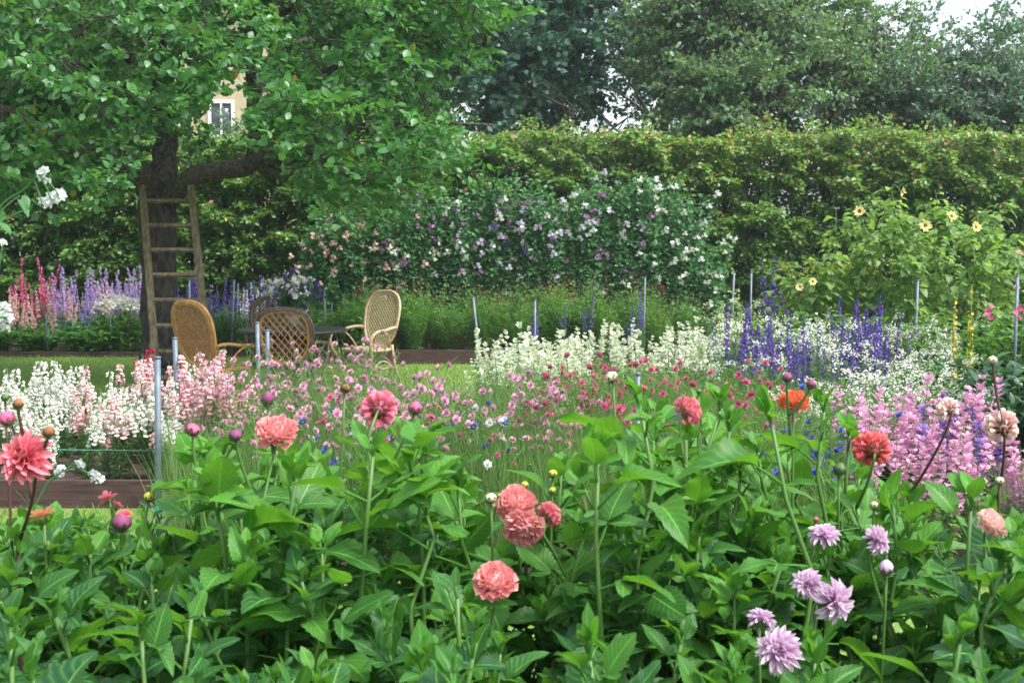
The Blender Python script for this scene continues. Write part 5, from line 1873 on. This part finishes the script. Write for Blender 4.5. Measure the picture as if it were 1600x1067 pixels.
UP, CAMF, AWAY = (0, -.2, 1), (0, -1, .35), (0, 1, .35)
DL = [
    # label, px, depth, foliage top py, blooms, buds
    ('dahlia with a huge coral pink many petalled bloom on dark stems at the left edge', 30, 2.55, 870,
     [(40, 716, 2.5, .125, 'deco', 'coral', (-.25, -.75, .45))],
     [(28, 633, 2.5, .022, 'budbrown', 1.1, (.1, 0, 1)), (76, 676, 2.5, .024, 'budbrown', 1.1, (.3, -.3, 1)), (12, 655, 2.6, .034, 'hotpink', 1.0, (-.4, -.3, .8)), (8, 622, 2.7, .018, 'calyx', 1.0, (0, 0, 1))], 'dark'),
    ('dahlia with a loose peach bloom nodding at the lower left', 75, 2.7, 850, [(66, 806, 2.65, .07, 'single', 'peach', (-.3, .3, .75))], [], None),
    ('dahlia with loose coral blooms and a purple streaked bud below the left board', 180, 2.8, 850,
     [(168, 778, 2.8, .05, 'single', 'coral', (-.5, .35, .7)), (184, 790, 2.8, .042, 'single', 'coral', (.4, .4, .8)), (194, 804, 2.72, .045, 'single', 'red', (.1, -.2, 1))],
     [(190, 818, 2.7, .042, 'plum', 1.0, (.2, -.2, 1)), (233, 776, 2.9, .026, 'fennel', .9, (0, -.2, 1))], None),
    ('dahlia with a salmon pompon half hidden behind a leaf and plum buds', 425, 2.75, 690,
     [(432, 676, 2.85, .092, 'ball', 'salmon', (.1, -.35, .9))],
     [(418, 628, 2.9, .027, 'plum', 1.45, (.05, 0, 1)), (303, 668, 2.8, .036, 'magenta', .6, (.5, -.3, .8)), (368, 680, 2.75, .030, 'plum', .9, (.3, -.3, .9)), (540, 607, 2.9, .026, 'budbrown', .8, (.3, .2, .8))], None),
    ('dahlia with pink ball bloom turned away showing its dark centre, plum bud beside', 585, 2.75, 680,
     [(593, 638, 2.75, .076, 'ball', 'pink', (.05, 1, .15))], [(649, 639, 2.75, .032, 'magenta', 1.0, (.1, -.1, 1))], None),
    ('dahlia with three salmon blooms crowded together in the middle foreground', 822, 2.65, 830,
     [(806, 788, 2.75, .09, 'ball', 'salmon', (.05, -.45, .85)), (819, 823, 2.6, .085, 'ball', 'salmon', (-.15, -.5, -.35)), (858, 804, 2.7, .055, 'ball', 'coral', (.6, .5, .3))],
     [(767, 777, 2.6, .026, 'cream', .8, (0, -.2, 1)), (820, 757, 2.8, .018, 'fennel', .9, (.2, -.2, 1)), (864, 739, 2.8, .022, 'fennel', .8, (.1, -.2, 1)), (863, 766, 2.8, .018, 'fennel', .9, (0, -.2, 1))], None),
    ('dahlia with a single round salmon pompon low in the middle foreground', 770, 2.3, 960, [(774, 909, 2.3, .078, 'ball', 'salmon', (-.05, -.5, .85))], [], None),
    ('dahlia with a coral bloom in profile near the grey stake', 1070, 2.9, 680, [(1075, 641, 2.95, .07, 'ball', 'coral', (.75, .3, .35))], [(1092, 612, 3.0, .014, 'calyx', 1.0, (0, 0, 1)), (955, 588, 3.0, .032, 'cream', .8, (-.4, -.2, .7))], None),
    ('dahlia with an orange red bloom peeping over a pale leaf and two dark buds', 1240, 2.75, 640,
     [(1240, 628, 2.85, .066, 'ball', 'orange', (0, -.25, 1))], [(1230, 591, 2.8, .024, 'plum', 1.0, (.1, -.1, 1)), (1267, 602, 2.8, .022, 'plum', 1.1, (.2, -.1, 1))], None),
    ('dahlia with a red coral bloom seen from behind left of the pink clary', 1360, 2.8, 800, [(1362, 701, 2.8, .08, 'ball', 'red', (-.05, 1, .35))], [(1312, 735, 2.8, .03, 'calyx', 1.1, (.2, 0, 1)), (1366, 789, 2.6, .018, 'cream', .9, (0, -.1, 1))], None),
    ('dahlia with a cream pink bloom on a dark stalk among the pink clary', 1500, 3.2, 790, [(1481, 639, 3.2, .058, 'ball', 'blush', (-.5, .8, .3))], [], 'dark'),
    ('dahlia with a pale blush bloom showing its dark back at the right edge', 1566, 3.0, 800, [(1564, 665, 3.0, .076, 'ball', 'blush', (0, 1, .25))], [(1551, 563, 3.0, .024, 'cream', .9, (0, -.1, 1)), (1562, 750, 2.9, .022, 'cream', .8, (-.2, -.2, 1))], 'dark'),
    ('dahlia with a pale blush pompon half behind a leaf at the lower right', 1545, 2.55, 845, [(1550, 819, 2.6, .066, 'ball', 'blush', (.5, -.4, .55))], [], None),
    ('dahlia with an upright fringed lilac bloom above the lilac cluster', 1287, 2.5, 880, [(1287, 836, 2.45, .068, 'cactus', 'lilac', (0, -.15, 1))], [(1275, 812, 2.5, .012, 'magenta', 1.0, (0, 0, 1))], None),
    ('dahlia with a fringed lilac bloom in profile behind a narrow leaf', 1372, 2.5, 890, [(1369, 843, 2.5, .07, 'cactus', 'lilac', (.75, -.5, .3))], [(1385, 889, 2.4, .028, 'lilac', 1.2, (-.1, -.2, 1))], None),
    ('dahlia with two lilac fringed blooms crowded together at the lower right', 1285, 2.3, 980,
     [(1262, 912, 2.3, .07, 'cactus', 'lilac', (-.6, -.3, .75)), (1303, 938, 2.25, .09, 'cactus', 'lilac', (.45, -.7, -.1))], [], None),
    ('dahlia with the lowest and largest fringed lilac bloom near the bottom right', 1215, 2.1, 1060, [(1217, 1016, 2.05, .09, 'cactus', 'lilac', (-.35, -.65, .6)), (1190, 968, 2.2, .06, 'cactus', 'lilac', (.3, .5, .6))], [], None),
]
for _dl in DL:
    for (px_, py_, d_, dia, kind, colr, axis) in _dl[4]:
        CLEAR.append((at(px_, py_, d_), dia * (.22 if (px_, py_) in ((432, 676), (1240, 628), (1369, 843), (1550, 819)) else .5)))
    for (px_, py_, d_, dia, colr, lon, axis) in _dl[5]:
        if dia > .02:
            CLEAR.append((at(px_, py_, d_), dia * .4))
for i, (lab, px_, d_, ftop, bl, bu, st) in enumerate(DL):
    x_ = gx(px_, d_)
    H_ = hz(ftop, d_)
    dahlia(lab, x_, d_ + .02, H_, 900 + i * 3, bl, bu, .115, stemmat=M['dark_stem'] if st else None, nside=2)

PROF = np.array([(-100, 790), (60, 800), (150, 815), (240, 850), (290, 770), (330, 690), (400, 680), (470, 690), (550, 665), (600, 655), (660, 690), (710, 710), (740, 780), (800, 830), (835, 760), (860, 680), (910, 690),
                 (960, 670), (1000, 620), (1040, 610), (1100, 640), (1150, 585), (1200, 590), (1260, 650), (1300, 670), (1340, 760), (1400, 770), (1450, 755), (1500, 770), (1560, 780), (1700, 790)], float)
SHADE_TONE[0] = 0.
# tall leafy shoots seen against the meadow
tall = [(318, 2.5), (372, 2.7), (468, 2.6), (545, 2.45), (610, 2.6), (662, 2.5), (712, 2.65), (862, 2.55), (912, 2.45), (962, 2.7), (1020, 2.5), (1045, 2.8), (1110, 2.5), (1160, 2.35), (1195, 2.6), (1255, 2.4), (1300, 2.65),
        (1420, 2.6), (1470, 2.5), (1530, 2.4), (1600, 2.5)]
for i, (px_, d_) in enumerate(tall):
    py_ = np.interp(px_, PROF[:, 0], PROF[:, 1])
    dahlia('tall leafy dahlia shoot without open flowers reaching up before the meadow', gx(px_, d_), d_, hz(py_ + (42 if px_ < 840 else 20), d_), 1000 + i, [], [], .140 if d_ < 2.65 else   .125, nside=2, group='tall leafy dahlia shoots')
for i, (px_, d_) in enumerate([(735, 3.0), (838, 2.9), (880, 3.0), (935, 2.9), (985, 2.7), (1005, 3.1), (1062, 2.75), (1088, 3.0), (1132, 2.6), (1180, 3.0), (1222, 2.7), (1270, 2.9), (1310, 2.8), (1345, 3.0), (355, 3.0), (440, 2.9), (510, 3.0), (570, 2.9), (690, 3.0)]):
    py_ = np.interp(px_, PROF[:, 0], PROF[:, 1])
    dahlia('tall leafy dahlia shoot without open flowers reaching up before the meadow', gx(px_, d_), d_, hz(py_ + rng.uniform(25, 75), d_), 1030 + i, [], [], .135, nside=3, group='tall leafy dahlia shoots')
SHADE_TONE[0] = -.32  # mid height plants: dimness low in the bed put into the leaf colour
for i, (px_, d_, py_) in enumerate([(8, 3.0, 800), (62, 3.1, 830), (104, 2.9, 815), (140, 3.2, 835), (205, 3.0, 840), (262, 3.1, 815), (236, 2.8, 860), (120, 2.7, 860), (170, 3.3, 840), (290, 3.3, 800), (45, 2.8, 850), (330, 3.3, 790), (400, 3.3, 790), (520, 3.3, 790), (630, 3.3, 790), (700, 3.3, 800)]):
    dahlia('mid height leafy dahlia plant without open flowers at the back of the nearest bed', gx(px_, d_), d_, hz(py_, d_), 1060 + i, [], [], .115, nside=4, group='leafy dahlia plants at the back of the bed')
SHADE_TONE[0] = -.52  # bushy rows: deepest shade, painted into the leaf colour
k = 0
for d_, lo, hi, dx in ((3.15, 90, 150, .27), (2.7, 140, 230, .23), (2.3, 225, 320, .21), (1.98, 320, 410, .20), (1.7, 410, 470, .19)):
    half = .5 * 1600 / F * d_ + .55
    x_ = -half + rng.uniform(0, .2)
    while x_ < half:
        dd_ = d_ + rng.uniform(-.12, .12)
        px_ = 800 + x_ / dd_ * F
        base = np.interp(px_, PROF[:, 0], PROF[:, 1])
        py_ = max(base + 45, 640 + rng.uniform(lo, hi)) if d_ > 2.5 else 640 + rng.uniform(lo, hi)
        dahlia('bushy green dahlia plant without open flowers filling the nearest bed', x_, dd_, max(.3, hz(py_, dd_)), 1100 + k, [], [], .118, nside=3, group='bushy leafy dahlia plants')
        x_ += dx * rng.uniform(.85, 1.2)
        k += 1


# ------------------------------------------------------------------ near white sweet pea vine at the left edge
def near_pea(label, path, blooms, seed, lv=6):
    r = np.random.default_rng(seed)
    pts = np.array([at(*p) for p in path])
    o = thing('sweet_pea', label, 'climbing plant', (pts[0][0], pts[0][1], 0), 0, 'near white sweet peas')
    O = np.array(o.location)
    t = np.linspace(0, 1, len(pts))
    tt = np.linspace(0, 1, 30)
    q = np.stack([np.interp(tt, t, pts[:, i]) for i in range(3)], -1)
    for _ in range(3):
        q[1:-1] = (q[:-2] + 2 * q[1:-1] + q[2:]) / 4
    q = np.concatenate([[pts[0] * [1, 1, 0]], q]) - O
    sg = [tube(q, np.linspace(.004, .002, len(q)), 6)]
    P_, D_ = [], []
    for (bx_, by_, bd_, sz_, ax_) in blooms:
        c = at(bx_, by_, bd_) - O
        b = q[np.linalg.norm(q - c, axis=1).argmin()]
        sg.append(tube(bez(b, (b + c) / 2 + [0, 0, .012], c, 7), .0016, 5))
        f_ = obj('flower', inst(near_bloom(sz_ * .82), [(0, 0, 0)], [(0, 1, 0)], [(0, 0, 1)], 1, .2), P['whitecool'], o, c)
        f_.rotation_euler = (r.normal(0, .2), r.normal(0, .3), ax_)
    for j in range(lv):
        k0 = r.integers(8, len(q) - 1)
        d = unit(np.array([r.uniform(-.3, 1), r.normal(0, .5), r.normal(.2, .6)]))
        P_.append(q[k0] + d * .01)
        D_.append(d)
        sg.append(tube(bez(q[k0], q[k0] + d * .04 + [0, 0, .03], q[k0] + d * .07 + r.normal(0, .02, 3) + [0, 0, .03], 6), .0008, 4, False))
    obj('stem', cat(sg), M['pea'], o)
    obj('foliage', inst(leaf(.05, .026, 6, 2, .45, .25, .2), P_, D_, [(0, 0, 1)] * len(P_), r.uniform(.6, 1.1, len(P_)), r.uniform(.3, .9, len(P_))), M['pea'], o)


near_pea('near white sweet pea sprig reaching in below the apple crown at the left edge', [(-70, 900, 2.6), (-55, 600, 2.6), (-40, 420, 2.6), (0, 318, 2.6), (38, 298, 2.55), (60, 272, 2.5)],
         [(70, 272, 2.5, .75, .3), (66, 284, 2.5, .6, -.3), (66, 320, 2.5, .7, -.4), (80, 311, 2.5, .7, .2), (92, 306, 2.5, .75, .6)], 3, 12)
near_pea('near white sweet pea stem cut by the left edge beside the snapdragons', [(-60, 950, 3.0), (-45, 700, 3.0), (-20, 560, 3.0), (-8, 480, 3.0)],
         [(6, 484, 3.0, .95, .3), (12, 500, 3.0, .9, .8), (2, 515, 3.0, 1.0, -.2), (4, 380, 3.0, .5, .2)], 5, 6)
near_pea('near sweet pea stalk with four white blooms in front of the left board', [(40, 900, 3.2), (50, 800, 3.2), (75, 752, 3.2), (110, 728, 3.2)],
         [(90, 742, 3.2, .8, .2), (97, 735, 3.2, .8, .9), (121, 728, 3.2, .8, -.3), (146, 745, 3.2, .9, .3), (155, 752, 3.2, .9, .8)], 6, 3)

# ------------------------------------------------------------------ thin air in front of the far trees
hzm = bpy.data.materials.new('air')
hzm.use_nodes = True
ht = hzm.node_tree
ht.nodes.remove(ht.nodes['Principled BSDF'])
pv = ht.nodes.new('ShaderNodeVolumePrincipled')
pv.inputs['Color'].default_value = (.80, .90, 1.0, 1)
pv.inputs['Density'].default_value = .0009
pv.inputs['Anisotropy'].default_value = .2
ht.links.new(pv.outputs[0], ht.nodes['Material Output'].inputs['Volume'])
ho = stuff('haze', box(-45, 45, -3, 75, -1, 17), hzm, 'thin pale bluish haze softening the trees behind the hedge', 'haze')
